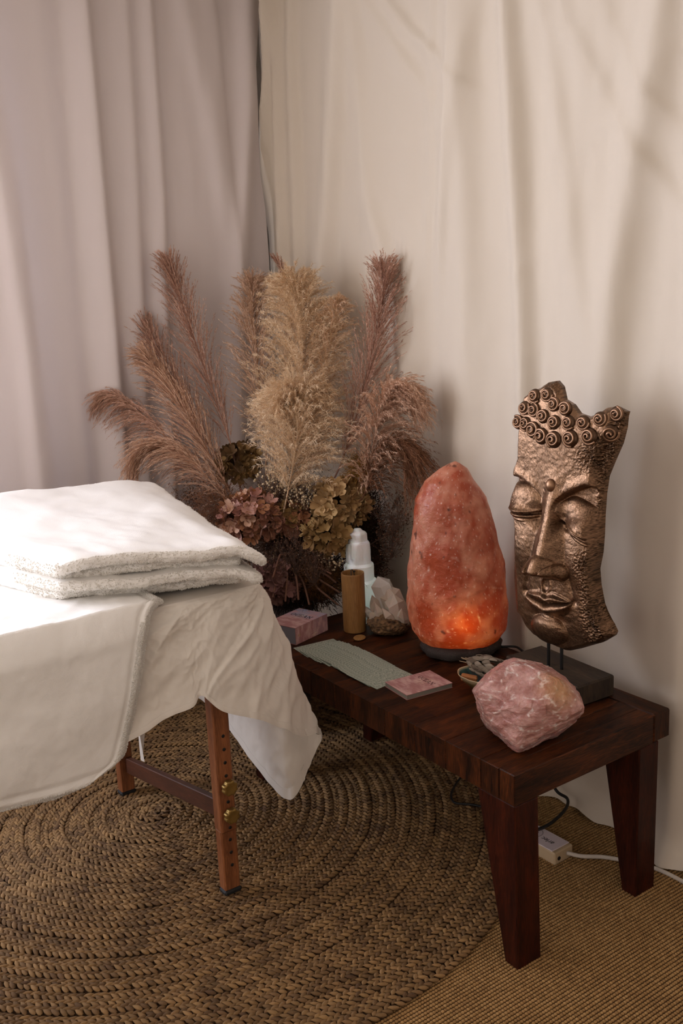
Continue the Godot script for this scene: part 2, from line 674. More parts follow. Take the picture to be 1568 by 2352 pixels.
# ---------------------------------------------------------------- floor coverings
func rug() -> void:
	var c := Vector3(1.08, 0, -0.33)
	var o := thing("braided_rug", "round jute rug braided in rings under the massage table", "rug", c)
	var base := MB.new()
	var rim := []
	for k in 72:
		var a := TAU * k / 72
		rim.append(Vector3(minf(cos(a) * 1.02, 0.63), 0.006, clampf(sin(a) * 1.02, -2.0, 0.88)))
	var q := PackedVector3Array()
	for k in 72:
		q.append(Vector3(rim[k].x, 0.001, rim[k].z))
		q.append(rim[k])
		q.append(Vector3(0, 0.006, 0))
	base.add_grid(72, 3, q, PackedColorArray(), PackedVector2Array(), true)
	put("backing", base.mesh(), plain(rgb(84, 60, 36), 0.95), o)
	# one plait per ring: two rows of slanted lumps
	var stations := [-0.95, -0.4, 0.35, 1.0]
	var widths := [0.42, 1.0, 0.86, 0.12]
	for ring in 47:
		var r := 0.012 + ring * 0.0218
		var m := MB.new()
		var n := int(TAU * r / 0.0165)
		if n < 4:
			n = 4
		var lift := 0.0022 * sin(ring * 2.4) + (0.003 if ring > 44 else 0.0)
		var gap := 0.0012 * sin(ring * 4.1)
		for row in 2:
			var side := 1.0 if row == 0 else -1.0
			for k in n:
				var a := TAU * (k + 0.5 * row + rng.randf_range(-0.12, 0.12)) / n
				var rr := r + side * 0.0052 + gap + 0.004 * fine.get_noise_2d(cos(a) * 3.0 + ring, sin(a) * 3.0)
				var mid := Vector3(cos(a) * rr, 0.0105 + lift, sin(a) * rr)
				if c.x + mid.x > 1.71 or c.z + mid.z > 0.55:
					continue
				var out := Vector3(cos(a), 0, sin(a))
				var tan := Vector3(-sin(a), 0, cos(a))
				var yaw := rng.randf_range(0.42, 0.68) * side
				var l := (tan * cos(yaw) - out * sin(yaw)).normalized()
				l = (l + Vector3.UP * rng.randf_range(0.1, 0.3)).normalized()
				var w := l.cross(Vector3.UP).normalized()
				var up := w.cross(l)
				var tone := 0.5 + 0.35 * fine.get_noise_2d(mid.x * 7.0 + 40, mid.z * 7.0) + rng.randf_range(-0.35, 0.35)
				var col := lin(100, 72, 43).lerp(lin(176, 137, 88), clampf(tone, 0.0, 1.0))
				var half := rng.randf_range(0.0105, 0.0135)
				var wide := rng.randf_range(0.0056, 0.0068)
				var b := m.v.size()
				for s in 4:
					for e in 5:
						var t := TAU * e / 5.0 + 0.3
						var d = w * cos(t) * wide * widths[s] + up * sin(t) * 0.0052 * widths[s]
						m.v.append(mid + l * stations[s] * half + d)
						m.nn.append((w * cos(t) / 1.2 + up * sin(t) + l * (0.5 * stations[s])).normalized())
						m.col.append(col)
						m.uv.append(Vector2.ZERO)
				for s in 3:
					for e in 5:
						var e2: int = (e + 1) % 5
						m.ix.append_array([b + s * 5 + e, b + s * 5 + e2, b + s * 5 + 5 + e2, b + s * 5 + e, b + s * 5 + 5 + e2, b + s * 5 + 5 + e])
		put("braid_ring", m.mesh(), mats.jute, o).set_meta("kind", "stuff")


func carpet() -> void:
	# ribbed loop carpet: rows of knots along z wherever the rug does not lie on it
	var knot := SphereMesh.new()
	knot.radial_segments = 7
	knot.rings = 4
	knot.radius = 0.5
	knot.height = 1.0
	var lots := [[], [], []]
	for i in 190:
		var x := -0.62 + i * 0.009
		for j in 200:
			var z := -0.78 + j * 0.0074
			if Vector2(x - 1.08, z + 0.33).length() < 1.0 or z > 0.66 or x > 1.05:
				continue
			if x > 0.35 and z < 0.3 and Vector2(x - 1.08, z + 0.33).length() < 0.98:
				continue
			var b := Basis(Vector3.UP, rng.randf_range(-0.25, 0.25)).scaled(Vector3(0.0076, 0.0066, 0.0092) * rng.randf_range(0.92, 1.08))
			var k := 0
			var tone := rng.randf() + 0.5 * fine.get_noise_2d(x * 6.0, z * 6.0)
			if tone > 0.72:
				k = 1
			elif tone < 0.22:
				k = 2
			lots[k].append(Transform3D(b, Vector3(x, 0.0016, z)))
	var o := thing("carpet", "tan ribbed loop carpet covering the floor beyond the round rug", "carpet")
	var tones := [rgb(156, 120, 73), rgb(166, 130, 82), rgb(145, 110, 66)]
	for k in 3:
		many("carpet_loops", knot, lots[k], plain(tones[k], 0.95), o)
	o.set_meta("kind", "stuff")


# ---------------------------------------------------------------- bench
const TOP := 0.45


func bench() -> void:
	var o := thing("wooden_bench", "low dark-stained wooden bench with tapered square legs holding the crystals", "bench")
	var cuts := [0.045, 0.099, 0.2105, 0.318, 0.429, 0.566, 0.634, 0.742, 0.85, 0.955, 1.07]
	for k in cuts.size() - 1:
		var b := MB.new()
		var lo: float = cuts[k] + 0.0004
		var hi: float = cuts[k + 1] - 0.0004
		var drop := rng.randf_range(0.0, 0.0008)
		b.box(Vector3((lo + hi) / 2, TOP - 0.035 - drop / 2, 0.22), Vector3(hi - lo, 0.07 - drop, 0.44), 0.0014, Vector3.BACK)
		for i in b.uv.size():
			b.uv[i] += Vector2(k * 0.37, k * 0.23)
		put("plank", b.mesh(), mats.bench, o)
	var e := MB.new()
	e.box(Vector3(0.0222, TOP - 0.035, 0.22), Vector3(0.0444, 0.07, 0.44), 0.002, Vector3.BACK)
	put("end_board", e.mesh(), mats.bench, o)
	var rail := MB.new()
	rail.box(Vector3(0.535, TOP - 0.035, 0.4705), Vector3(1.07, 0.07, 0.059), 0.004, Vector3.RIGHT)
	put("rail", rail.mesh(), mats.bench, o)
	for s in 2:
		for t in 2:
			var z0 := 0.0015 if t == 0 else 0.394
			var z1 := z0 + 0.069
			var outer := 0.001 if s == 0 else 1.069
			var sgn := 1.0 if s == 0 else -1.0
			var y0 := 0.0 if s == 0 else 0.0135
			var splay := -0.008 * sgn if t == 0 else 0.002
			var q := []
			for k in 8:
				var inner: float = (0.112 if k & 2 else 0.040)
				var x: float = outer + (inner * sgn if (k & 1) == (1 if s == 0 else 0) else 0.0)
				if not k & 2:
					x += splay
				q.append(Vector3(x, (TOP - 0.0695) if k & 2 else y0, z1 if k & 4 else z0))
			var b := MB.new()
			b.hexa(q, 0.003, Vector3.UP)
			put("leg", b.mesh(), mats.bench_leg, o)


# ---------------------------------------------------------------- massage table
func massage_table() -> void:
	var o := thing("massage_table", "folding massage table with wooden legs under a white sheet and fleece", "table")
	var top := MB.new()
	top.box(Vector3(0.935, 0.728, -1.13), Vector3(0.69, 0.075, 1.80), 0.02, Vector3.BACK)
	put("padded_top", top.mesh(), plain(rgb(190, 182, 168), 0.6), o)
	for z in [-0.36, -1.90]:
		for s in 2:
			var x := 0.617 if s == 0 else 1.235
			var face := -1.0 if s == 0 else 1.0
			var b := MB.new()
			b.box(Vector3(x, 0.435, z + 0.018), Vector3(0.036, 0.51, 0.042), 0.003, Vector3.UP)
			var leg := put("leg", b.mesh(), mats.oak, o)
			var inner := MB.new()
			inner.box(Vector3(x - 0.001 * face, 0.105, z + 0.018), Vector3(0.030, 0.160, 0.042), 0.003, Vector3.UP)
			put("leg_extension", inner.mesh(), mats.oak, leg)
			var foot := MB.new()
			foot.box(Vector3(x, 0.0195, z + 0.018), Vector3(0.034, 0.013, 0.046), 0.004)
			put("foot_cap", foot.mesh(), mats.rubber, leg)
			if z < -1.0 or s == 1:
				continue
			# adjustment holes and the two clamping knobs on the outer face
			for k in 11:
				var y := 0.425 - k * 0.0335
				if absf(y - 0.300) < 0.02 or absf(y - 0.228) < 0.02:
					continue
				var h := MB.new()
				h.lathe([Vector2(0.0, -0.0004), Vector2(0.0042, -0.0004), Vector2(0.0042, 0.0008), Vector2(0.0, 0.0008)], 14)
				var hole := put("bolt_hole", h.mesh(), mats.black, leg)
				hole.transform = Transform3D(Basis(Vector3.BACK, PI / 2), Vector3(x - 0.018 + (0.004 if y < 0.18 else 0.0), y, z + 0.020))
			for y in [0.300, 0.228]:
				var kn := MB.new()
				kn.lathe([Vector2(0, 0), Vector2(0.010, 0), Vector2(0.0105, 0.006), Vector2(0.0185, 0.007), Vector2(0.0195, 0.009), Vector2(0.0195, 0.019), Vector2(0.018, 0.021), Vector2(0.0135, 0.0215), Vector2(0.0125, 0.0207), Vector2(0.0, 0.0207)], 56, Vector3.ZERO, Color.WHITE, func(a, h): return 1.0 if h < 0.0065 else 1.0 - 0.14 * pow(0.5 + 0.5 * cos(a * 8.0), 1.5))
				var knob := put("knob", kn.mesh(), mats.brass, leg)
				knob.transform = Transform3D(Basis(Vector3.BACK, PI / 2), Vector3(x - 0.018, y, z + 0.020))
	# slanting stretcher between the two legs of the near trestle
	var b2 := MB.new()
	var a0 := Vector3(0.63, 0.222, -0.335)
	var a1 := Vector3(1.225, 0.105, -0.335)
	var d := (a1 - a0)
	var turn := Basis(Vector3.BACK, atan2(d.y, d.x))
	b2.box((a0 + a1) / 2, Vector3(d.length(), 0.046, 0.018), 0.002, Vector3.RIGHT, Color.WHITE, turn)
	put("stretcher", b2.mesh(), mats.oak_dark, o)


# ---------------------------------------------------------------- white sheet
func sheet() -> void:
	# stations round the table edge: [top edge, hem]
	var st := [
		[Vector3(0.585, 0.772, -1.42), Vector3(0.535, 0.50, -1.42)],
		[Vector3(0.585, 0.772, -1.05), Vector3(0.540, 0.51, -1.05)],
		[Vector3(0.585, 0.772, -0.78), Vector3(0.532, 0.50, -0.75)],
		[Vector3(0.583, 0.774, -0.60), Vector3(0.535, 0.520, -0.582)],
		[Vector3(0.581, 0.775, -0.52), Vector3(0.531, 0.544, -0.508)],
		[Vector3(0.579, 0.776, -0.45), Vector3(0.528, 0.553, -0.445)],
		[Vector3(0.577, 0.776, -0.40), Vector3(0.532, 0.570, -0.417)],
		[Vector3(0.576, 0.776, -0.34), Vector3(0.516, 0.527, -0.378)],
		[Vector3(0.576, 0.776, -0.29), Vector3(0.522, 0.473, -0.280)],
		[Vector3(0.576, 0.775, -0.255), Vector3(0.550, 0.388, -0.162)],
		[Vector3(0.580, 0.774, -0.236), Vector3(0.600, 0.341, -0.073)],
		[Vector3(0.592, 0.773, -0.226), Vector3(0.640, 0.270, -0.070)],
		[Vector3(0.615, 0.772, -0.222), Vector3(0.672, 0.153, -0.128)],
		[Vector3(0.70, 0.772, -0.220), Vector3(0.80, 0.196, -0.144)],
		[Vector3(0.82, 0.772, -0.220), Vector3(0.93, 0.232, -0.135)],
		[Vector3(0.96, 0.772, -0.220), Vector3(1.05, 0.262, -0.129)],
		[Vector3(1.15, 0.772, -0.220), Vector3(1.17, 0.30, -0.150)],
		[Vector3(1.29, 0.772, -0.220), Vector3(1.29, 0.33, -0.170)],
	]
	var tops := []
	var hems := []
	for s in st:
		tops.append(s[0])
		hems.append(s[1])
	var tc := curve(tops, 22)
	var hc := curve(hems, 22)
	# sharp pressed and pulled creases: [u, v of a point on it, direction, half length, width, height]
	var creases := []
	for k in 64:
		var fan := rng.randf()
		creases.append([rng.randf_range(0.75, 1.95), rng.randf_range(0.02, 0.5), Vector2.from_angle(lerpf(1.75, 3.0, fan) + rng.randf_range(-0.2, 0.2)), rng.randf_range(0.06, 0.26), rng.randf_range(0.006, 0.015), rng.randf_range(-0.4, 1.0) * 0.009])
	var nu := tc.size()
	var nt := 12
	var nd := 130
	var nv := nt + nd
	var p := PackedVector3Array()
	var along := 0.0
	for i in nu:
		if i > 0:
			along += tc[i].distance_to(tc[i - 1]) * 0.6 + hc[i].distance_to(hc[i - 1]) * 0.4
		var a: Vector3 = tc[i]
		var h: Vector3 = hc[i]
		var inner := Vector3(0.94, 0.772, clampf(a.z, -1.42, -0.5))
		for j in nt:
			var q := inner.lerp(a, float(j) / nt)
			q.y += 0.002
			p.append(q)
		var out := Vector3(h.x - a.x, 0, h.z - a.z).normalized()
		for j in nd:
			var t := float(j) / (nd - 1)
			var ctl := a + out * minf(0.035, 0.45 * Vector2(h.x - a.x, h.z - a.z).length()) + Vector3(0, -0.012, 0)
			var q := a * (1 - t) * (1 - t) * (1 - t) + ctl * 3.0 * t * (1 - t) * (1 - t) + a.lerp(h, 0.55) * 3.0 * t * t * (1 - t) + h * t * t * t
			# creases pulled slantwise from the table corner
			var v := t * a.distance_to(h)
			var u := along
			var w := smooth(0.0, 0.12, t) * (1.0 - 0.35 * smooth(0.9, 1.0, t))
			var cr := 0.0
			for k in creases:
				var rel := Vector2(u - k[0], v - k[1])
				var run: float = absf(rel.dot(k[2])) / k[3]
				if run < 1.0:
					var off: float = rel.cross(k[2]) / k[4]
					if absf(off) < 4.0:
						cr += k[5] * (1.0 - run * run) * (exp(-absf(off)) if off > 0.0 else exp(-off * off * 2.5))
			cr += 0.007 * (ridged.get_noise_2d(u * 3.2 + v * 5.5 + 3.0, v * 2.2 - u * 1.6) - 0.2)
			cr += 0.004 * (ridged.get_noise_2d(u * 9.0 - v * 4.0 + 21.0, v * 8.0 + u * 3.0) - 0.1)
			cr += 0.0012 * ridged.get_noise_2d(u * 22.0 + v * 9.0, v * 21.0 + 8.0)
			var nrm := Vector3(out.x, 0.25, out.z)
			q += nrm * cr * w
			p.append(q)
	var b := MB.new()
	b.add_grid(nu, nv, p)
	var o := thing("bed_sheet", "creased white cotton sheet hanging over the end of the massage table", "sheet")
	put("cloth", b.mesh(), mats.sheet, o)
	# stitched hem: a narrow doubled strip along the lower edge
	var hem := MB.new()
	var hp := PackedVector3Array()
	for i in nu:
		var q1: Vector3 = p[i * nv + nv - 1]
		var q0: Vector3 = p[i * nv + nv - 6]
		var nrm := Vector3(-1, 0, 0) if i < 205 else Vector3(0, 0, -1)
		nrm = nrm * 0.0016
		hp.append(q0 + nrm * 0.3)
		hp.append(q0 + nrm)
		hp.append(q1 + nrm)
		hp.append(q1 - nrm)
		hp.append(q0 - nrm)
	hem.add_grid(nu, 5, hp)
	put("hem", hem.mesh(), mats.sheet, o)
	# loose corner of cloth that shows under the near side
	var flap := PackedVector3Array()
	for i in 14:
		var s := float(i) / 13
		for j in 18:
			var t := float(j) / 17
			var w := lerpf(0.040, 0.008, t * t)
			flap.append(Vector3(0.84 + 0.05 * s, 0.56 - t * 0.262, -0.425 + (s - 0.5) * w * 1.6 - 0.008 * t + 0.006 * sin(s * 5.0 + t * 3.0)))
	var fb := MB.new()
	fb.add_grid(14, 18, flap)
	put("loose_corner", fb.mesh(), mats.sheet, o)


# ---------------------------------------------------------------- fleece blankets
func tufts(source: ArrayMesh, count: int, length: float, parent: Node3D, keep = null) -> void:
	var arr := source.surface_get_arrays(0)
	var v: PackedVector3Array = arr[Mesh.ARRAY_VERTEX]
	var n: PackedVector3Array = arr[Mesh.ARRAY_NORMAL]
	var ix: PackedInt32Array = arr[Mesh.ARRAY_INDEX]
	var tri := ix.size() / 3
	var sum := PackedFloat32Array()
	var total := 0.0
	for k in tri:
		var mid := v[ix[k * 3]]
		if keep == null or keep.call(mid, n[ix[k * 3]]):
			total += (v[ix[k * 3 + 1]] - mid).cross(v[ix[k * 3 + 2]] - mid).length()
		sum.append(total)
	var spots := []
	for c in count:
		var k := sum.bsearch(rng.randf() * total)
		if k >= tri:
			continue
		var a := rng.randf()
		var b := rng.randf()
		if a + b > 1.0:
			a = 1.0 - a
			b = 1.0 - b
		var i0 := ix[k * 3]
		var i1 := ix[k * 3 + 1]
		var i2 := ix[k * 3 + 2]
		var at := v[i0] + (v[i1] - v[i0]) * a + (v[i2] - v[i0]) * b
		var up := (n[i0] + Vector3(rng.randf_range(-1, 1), rng.randf_range(-1.2, 0.5), rng.randf_range(-1, 1)) * 0.75).normalized()
		var side := up.cross(Vector3(rng.randf_range(-1, 1), rng.randf_range(-1, 1), rng.randf_range(-1, 1))).normalized()
		var l := length * rng.randf_range(0.6, 1.3)
		spots.append(Transform3D(Basis(side * l, up * l, side.cross(up) * l), at))
	var m := SphereMesh.new()
	m.radius = 0.30
	m.height = 1.0
	m.radial_segments = 6
	m.rings = 3
	many("pile", m, spots, mats.tuft, parent)


func fleece() -> void:
	# long blanket draped over the near side of the table, its corner rounded
	var edge := [[0.80, -0.475], [0.775, -0.512], [0.738, -0.532], [0.653, -0.556], [0.545, -0.586], [0.487, -0.607], [0.455, -0.640], [0.440, -0.70], [0.436, -0.72]]
	var nu := 150
	var nv := 130
	var lower := 0.437
	var p := PackedVector3Array()
	for side in 2:
		for i in nu:
			var s := float(i) / (nu - 1)
			for j in nv:
				var t := float(j) / (nv - 1)
				# length down the cloth from the middle of the table
				var run := lerpf(-0.42, 0.345, t)
				var y := 0.790
				var x := 0.0
				var zr := -0.475
				if run < 0.0:
					x = 0.560 - run
				else:
					var bend := smooth(0.0, 0.055, run)
					x = 0.560 - 0.024 * bend - 0.010 * run
					y = 0.790 - maxf(0.0, run - 0.012 * (1.0 - bend))
					zr = poly_at(edge, y)
				# right border with a round lower corner
				var low := maxf(0.0, run - 0.285)
				zr -= 0.10 * (1.0 - sqrt(maxf(0.0, 1.0 - pow(low / 0.061, 2.0))))
				var z := lerpf(-1.42, zr, 1.0 - pow(1.0 - s, 1.15))
				if run > 0.2:
					y -= 0.018 * smooth(-0.72, -0.95, z) * smooth(0.2, 0.345, run) * -1.0
				var to_edge := minf((zr - z), 0.345 - run)
				var puff := 0.004 + 0.009 * smooth(0.0, 0.016, to_edge) - 0.005 * exp(-pow((to_edge - 0.026) / 0.006, 2.0))
				puff += 0.004 * fine.get_noise_3d(x * 9.0, y * 9.0, z * 9.0) + 0.0009 * fine.get_noise_3d(x * 70.0, y * 70.0, z * 70.0)
				var wave := 0.008 * fine.get_noise_2d(z * 3.5 + 9.0, y * 1.2) * smooth(0.05, 0.3, run) + 0.006 * exp(-pow((y - (0.64 + (z + 0.6) * 0.35)) / 0.06, 2.0)) * smooth(0.02, 0.1, run)
				var nrm := Vector3(0, 1, 0).lerp(Vector3(-1, 0, 0), smooth(-0.01, 0.05, run)).normalized()
				if side == 0:
					p.append(Vector3(x, y, z) + nrm * (puff + wave))
				else:
					p.append(Vector3(x, y, z) + nrm * (wave - 0.003))
	# both faces as one closed skin: front rows forwards, back rows backwards
	var q := PackedVector3Array()
	for i in nu:
		for j in nv:
			q.append(p[i * nv + j])
		for j in range(nv - 1, -1, -1):
			q.append(p[nu * nv + i * nv + j])
	for j in nv:
		q.append(p[nu * nv + (nu - 1) * nv + j])
	for j in range(nv - 1, -1, -1):
		q.append(p[nu * nv + (nu - 1) * nv + j])
	var b := MB.new()
	b.add_grid(nu + 1, nv * 2, q, PackedColorArray(), PackedVector2Array(), false, true)
	var o := thing("fleece_blanket", "long white fleece blanket draped down the near side of the massage table", "blanket")
	var m := b.mesh()
	put("cloth", m, mats.fleece, o)
	tufts(m, 18000, 0.0050, o, func(w, _n): return w.x < 0.75 and w.z > -1.15 and (w.z > poly_at(edge, w.y) - 0.024 or w.y < 0.460))

	# the folded one on top: four thick folds, warped to a fanned quadrilateral
	var f := thing("fleece_blanket", "thick white fleece blanket folded into a square pad on the table end", "blanket")
	var nl := Vector3(0.655, 0, -0.655)
	var nr := Vector3(0.520, 0, -0.262)
	var fr := Vector3(1.30, 0, -0.165)
	var fl := Vector3(1.34, 0, -0.88)
	var layers := [   # [bottom at the left, bottom at the right, thickness, left end, right end, front, droop]
		[0.801, 0.786, 0.030, 0.03, 0.95, 0.045, 0.006],
		[0.828, 0.812, 0.030, -0.03, 1.02, -0.02, 0.020],
		[0.855, 0.838, 0.028, 0.00, 0.93, 0.012, 0.0],
		[0.879, 0.862, 0.032, -0.05, 1.04, -0.035, 0.034],
	]
	var n := 44
	for k in 4:
		var l: Array = layers[k]
		var shape := func(c: Vector3) -> Vector3:
			# rounded slab in unit coordinates: x along the front edge, z away from it
			var half := Vector3(0.5, 0.5, 0.5)
			var rad := Vector3(0.045, 0.5, 0.032)
			var g := Vector3.ZERO
			var d := Vector3(c.x, c.y, c.z)
			var inner := Vector3(1.0 - 2.0 * rad.x, 0.0, 1.0 - 2.0 * rad.z)
			var core := Vector3(clampf(d.x, -inner.x, inner.x), 0.0, clampf(d.z, -inner.z, inner.z))
			var ex := (d.x - core.x) / (2.0 * rad.x)
			var ez := (d.z - core.z) / (2.0 * rad.z)
			var e := Vector3(ex, d.y, ez)
			var big := maxf(absf(ex), maxf(absf(d.y), absf(ez)))
			if big > 0.0:
				var sp := e.normalized() * big
				e = sp.lerp(e, 0.12)
			g = core * 0.5 + Vector3(e.x * rad.x, e.y * 0.5, e.z * rad.z)
			var s: float = lerpf(l[3], l[4], g.x + 0.5)
			var t: float = lerpf(l[5], 1.0, g.z + 0.5)
			var q2 := nl.lerp(nr, s).lerp(fl.lerp(fr, s), t)
			var y: float = lerpf(l[0], l[1], s) + l[2] * (g.y + 0.5)
			y += 0.030 * t * t * (k + 1) / 4.0
			y -= l[6] * smooth(0.86, 1.06, s) * (1.0 - 0.6 * t)
			y -= 0.012 * smooth(0.08, -0.06, s) * (1.0 if k == 3 else 0.3)
			y += 0.008 * fine.get_noise_2d(s * 2.4 + k * 0.6, t * 2.4) * smooth(0.0, 0.2, g.y + 0.5)
			y += 0.004 * sin(s * 9.0 + k * 1.7) * smooth(0.25, 0.0, t)
			q2.x += 0.010 * fine.get_noise_2d(s * 3.0 + k * 9.0, 3.0)
			q2.y = y
			q2 += Vector3(1, 1, 1) * 0.0022 * fine.get_noise_3d(q2.x * 60.0, q2.y * 60.0, q2.z * 60.0)
			return q2
		var fm := ball(n, shape)
		var layer := put("folded_layer", fm, mats.fleece, f)
		tufts(fm, 12000, 0.0046, layer, func(w, n): return (w.x < 0.80 or w.z > -0.35) and n.y < 0.75)


# ---------------------------------------------------------------- dried flowers
func V(x: float, y: float, z: float) -> Vector3:
	return Vector3(x, y, z)


func bezier(a: Vector3, b: Vector3, c: Vector3, t: float) -> Vector3:
	return a * (1 - t) * (1 - t) + b * 2.0 * t * (1 - t) + c * t * t


# one thin tapering hair from a to c, bending at b
func hair(m: MB, a: Vector3, b: Vector3, c: Vector3, w: float, n: Vector3, col: Color) -> void:
	var side := (c - a).cross(n)
	if side.length_squared() < 1e-12:
		side = Vector3.RIGHT
	side = side.normalized() * w
	var k := m.v.size()
	m.v.append_array([a + side, a - side, b + side * 0.7, b - side * 0.7, c])
	for e in 5:
		m.nn.append(n)
		m.col.append(col)
		m.uv.append(Vector2.ZERO)
	m.ix.append_array([k, k + 1, k + 3, k, k + 3, k + 2, k + 2, k + 3, k + 4])


# plume of dried pampas: tip, middle and lower end of the feathery part; stem runs on down to the foot
func plume(label: String, tip: Vector3, mid: Vector3, low: Vector3, foot: Vector3, o: Dictionary) -> void:
	var t := thing("pampas_plume", label, "dried grass", Vector3.ZERO, 0.0, "pampas plumes in the dried arrangement")
	var ctl: Vector3 = mid * 2.0 - (tip + low) * 0.5
	var m := MB.new()
	var branches: int = o.get("branches", 130)
	var width: float = o.get("width", 0.05)
	var reach: float = o.get("reach", 0.16)       # length of a side branch
	var spread: float = o.get("spread", 0.35)     # how far it leans out from the stalk
	var droop: float = o.get("droop", 0.03)
	var hairs: int = o.get("hairs", 44)
	var long: float = o.get("hair", 0.016)
	var messy: float = o.get("messy", 0.5)
	var dark: Color = o.dark
	var light: Color = o.light
	var pull: Vector3 = o.get("pull", Vector3.ZERO)
	for k in branches:
		var s := float(k) / branches
		s = pow(s, 0.9)
		var at := bezier(low, ctl, tip, s)
		var ahead := (bezier(low, ctl, tip, minf(s + 0.02, 1.0)) - bezier(low, ctl, tip, s - 0.02)).normalized()
		var around := Vector3(rng.randf_range(-1, 1), rng.randf_range(-1, 1), rng.randf_range(-1, 1))
		around = (around - ahead * around.dot(ahead)).normalized()
		var taper := pow(1.0 - s, 0.55) * smooth(-0.25, 0.2, s)
		var l := reach * (0.25 + 0.75 * taper) * rng.randf_range(0.7, 1.1)
		var lean := spread * rng.randf_range(0.35, 1.25)
		var d0 := (ahead + around * lean * 0.6).normalized()
		var d1 := (ahead + around * lean * 1.5 + pull * 0.6).normalized()
		var p0 := at
		var p1 := p0 + d0 * l * 0.5 + around * width * 0.35 * taper
		var p2 := p1 + d1 * l * 0.5 + Vector3(0, -droop, 0) * rng.randf_range(0.5, 1.5) + pull * l * 0.3
		var tone := rng.randf()
		var bc := dark.lerp(light, 0.3 * tone)
		var nb := (around + Vector3.UP * 0.2).normalized()
		hair(m, p0, bezier(p0, p1, p2, 0.5), p2, 0.0008, nb, bc)
		for h in hairs:
			var q := rng.randf_range(0.12, 1.0)
			var a := bezier(p0, p1, p2, q)
			var dir := (bezier(p0, p1, p2, minf(q + 0.05, 1.0)) - bezier(p0, p1, p2, q - 0.05)).normalized()
			var r := Vector3(rng.randf_range(-1, 1), rng.randf_range(-1, 1), rng.randf_range(-1, 1))
			var hd := (dir + r * messy).normalized()
			var hl := long * rng.randf_range(0.5, 1.2) * (1.1 - 0.4 * q)
			var n := (around * 0.6 + r.cross(hd).normalized()).normalized()
			hair(m, a, a + hd * hl * 0.55, a + hd * hl + Vector3(0, -hl * 0.22, 0), 0.0006, n, dark.lerp(light, clampf(0.25 + 0.5 * tone + rng.randf_range(-0.25, 0.35), 0.0, 1.0)))
	put("feather", m.mesh(), mats.dry, t)
	var st := MB.new()
	var path := []
	var radii := []
	for k in 10:
		var q := k / 9.0
		path.append(bezier(foot, low + (low - bezier(low, ctl, tip, 0.12)) * 0.4, low, q))
		radii.append(0.0026)
	for k in 9:
		path.append(bezier(low, ctl, tip, (k + 1) / 10.0))
		radii.append(lerpf(0.0024, 0.0008, k / 8.0))
	st.tube(path, radii, 6, dark.lerp(light, 0.3))
	put("stem", st.mesh(), mats.dry, t)


func petal_mesh(cup: float, twist: float, size: float) -> ArrayMesh:
	# one floret: four broad rounded petals round a small eye
	var b := MB.new()
	for k in 4:
		var turn := Basis(Vector3.UP, TAU * k / 4.0 + twist * 0.3)
		var p := PackedVector3Array()
		var tilt := cup + 0.25 * sin(k * 2.1 + twist * 5.0)
		for i in 6:
			var u := i / 5.0
			for j in 5:
				var w := (j - 2) / 2.0
				var half := size * 0.56 * sqrt(maxf(0.0, 1.0 - pow(2.0 * u - 1.05, 2.0) * 0.93)) * (0.55 + 0.5 * u)
				var r := u * size
				var q := Vector3(r, r * tilt - 0.35 * size * u * u * tilt + 0.16 * size * w * w * (0.4 + u) - 0.1 * size * sin(u * 3.0 + twist), w * half)
				p.append(turn * q)
		b.add_grid(6, 5, p)
	var eye := MB.new()
	b.lathe([Vector2(0, 0.0), Vector2(size * 0.09, size * 0.03), Vector2(size * 0.06, size * 0.1), Vector2(0, size * 0.12)], 7)
	return b.mesh()


func hydrangea(label: String, c: Vector3, radius: float, count: int, tones: Array, foot: Vector3, squash := 0.85, size := 0.024) -> void:
	var o := thing("dried_hydrangea", label, "dried flower", c, 0.0, "dried hydrangea heads")
	var shapes := [petal_mesh(0.75, 0.0, size), petal_mesh(1.15, 1.1, size * 0.95), petal_mesh(0.5, 2.3, size * 1.08)]
	for k in count:
		# spread evenly over the ball, the side away from the room left thinner
		var y := 1.0 - 1.75 * (k + 0.5) / count
		var a := k * 2.39996 + rng.randf_range(-0.3, 0.3)
		var r := sqrt(maxf(0.0, 1.0 - y * y))
		var d := Vector3(cos(a) * r, y, sin(a) * r)
		var f := put("floret", shapes[k % 3], tones[rng.randi() % tones.size()], o)
		var n := (d + Vector3(rng.randf_range(-1, 1), rng.randf_range(-1, 1), rng.randf_range(-1, 1)) * 0.45).normalized()
		var x := n.cross(Vector3(rng.randf_range(-1, 1), rng.randf_range(-1, 1), rng.randf_range(-1, 1))).normalized()
		var s := rng.randf_range(0.8, 1.15)
		f.transform = Transform3D(Basis(x * s, n * s, x.cross(n) * s), d * Vector3(1, squash, 1) * radius * rng.randf_range(0.72, 0.98))
	var st := MB.new()
	for k in 26:
		var a := k * 2.4
		var y := 1.0 - 1.6 * (k + 0.5) / 26
		var r := sqrt(1.0 - y * y)
		st.tube([Vector3(0, -radius * 0.7, 0), Vector3(cos(a) * r * 0.4, -0.1 + y * 0.3, sin(a) * r * 0.4) * radius, Vector3(cos(a) * r, y * squash, sin(a) * r) * radius * 0.8], [0.0012, 0.001, 0.0007], 4)
	put("stalks", st.mesh(), mats.twig, o)
	var main := MB.new()
	var pts := curve([foot - c, (foot - c) * 0.5 + Vector3(0, -0.02, 0), Vector3(0, -radius * 0.65, 0)], 5)
	main.tube(pts, [0.003], 6)
	put("stem", main.mesh(), mats.twig, o)


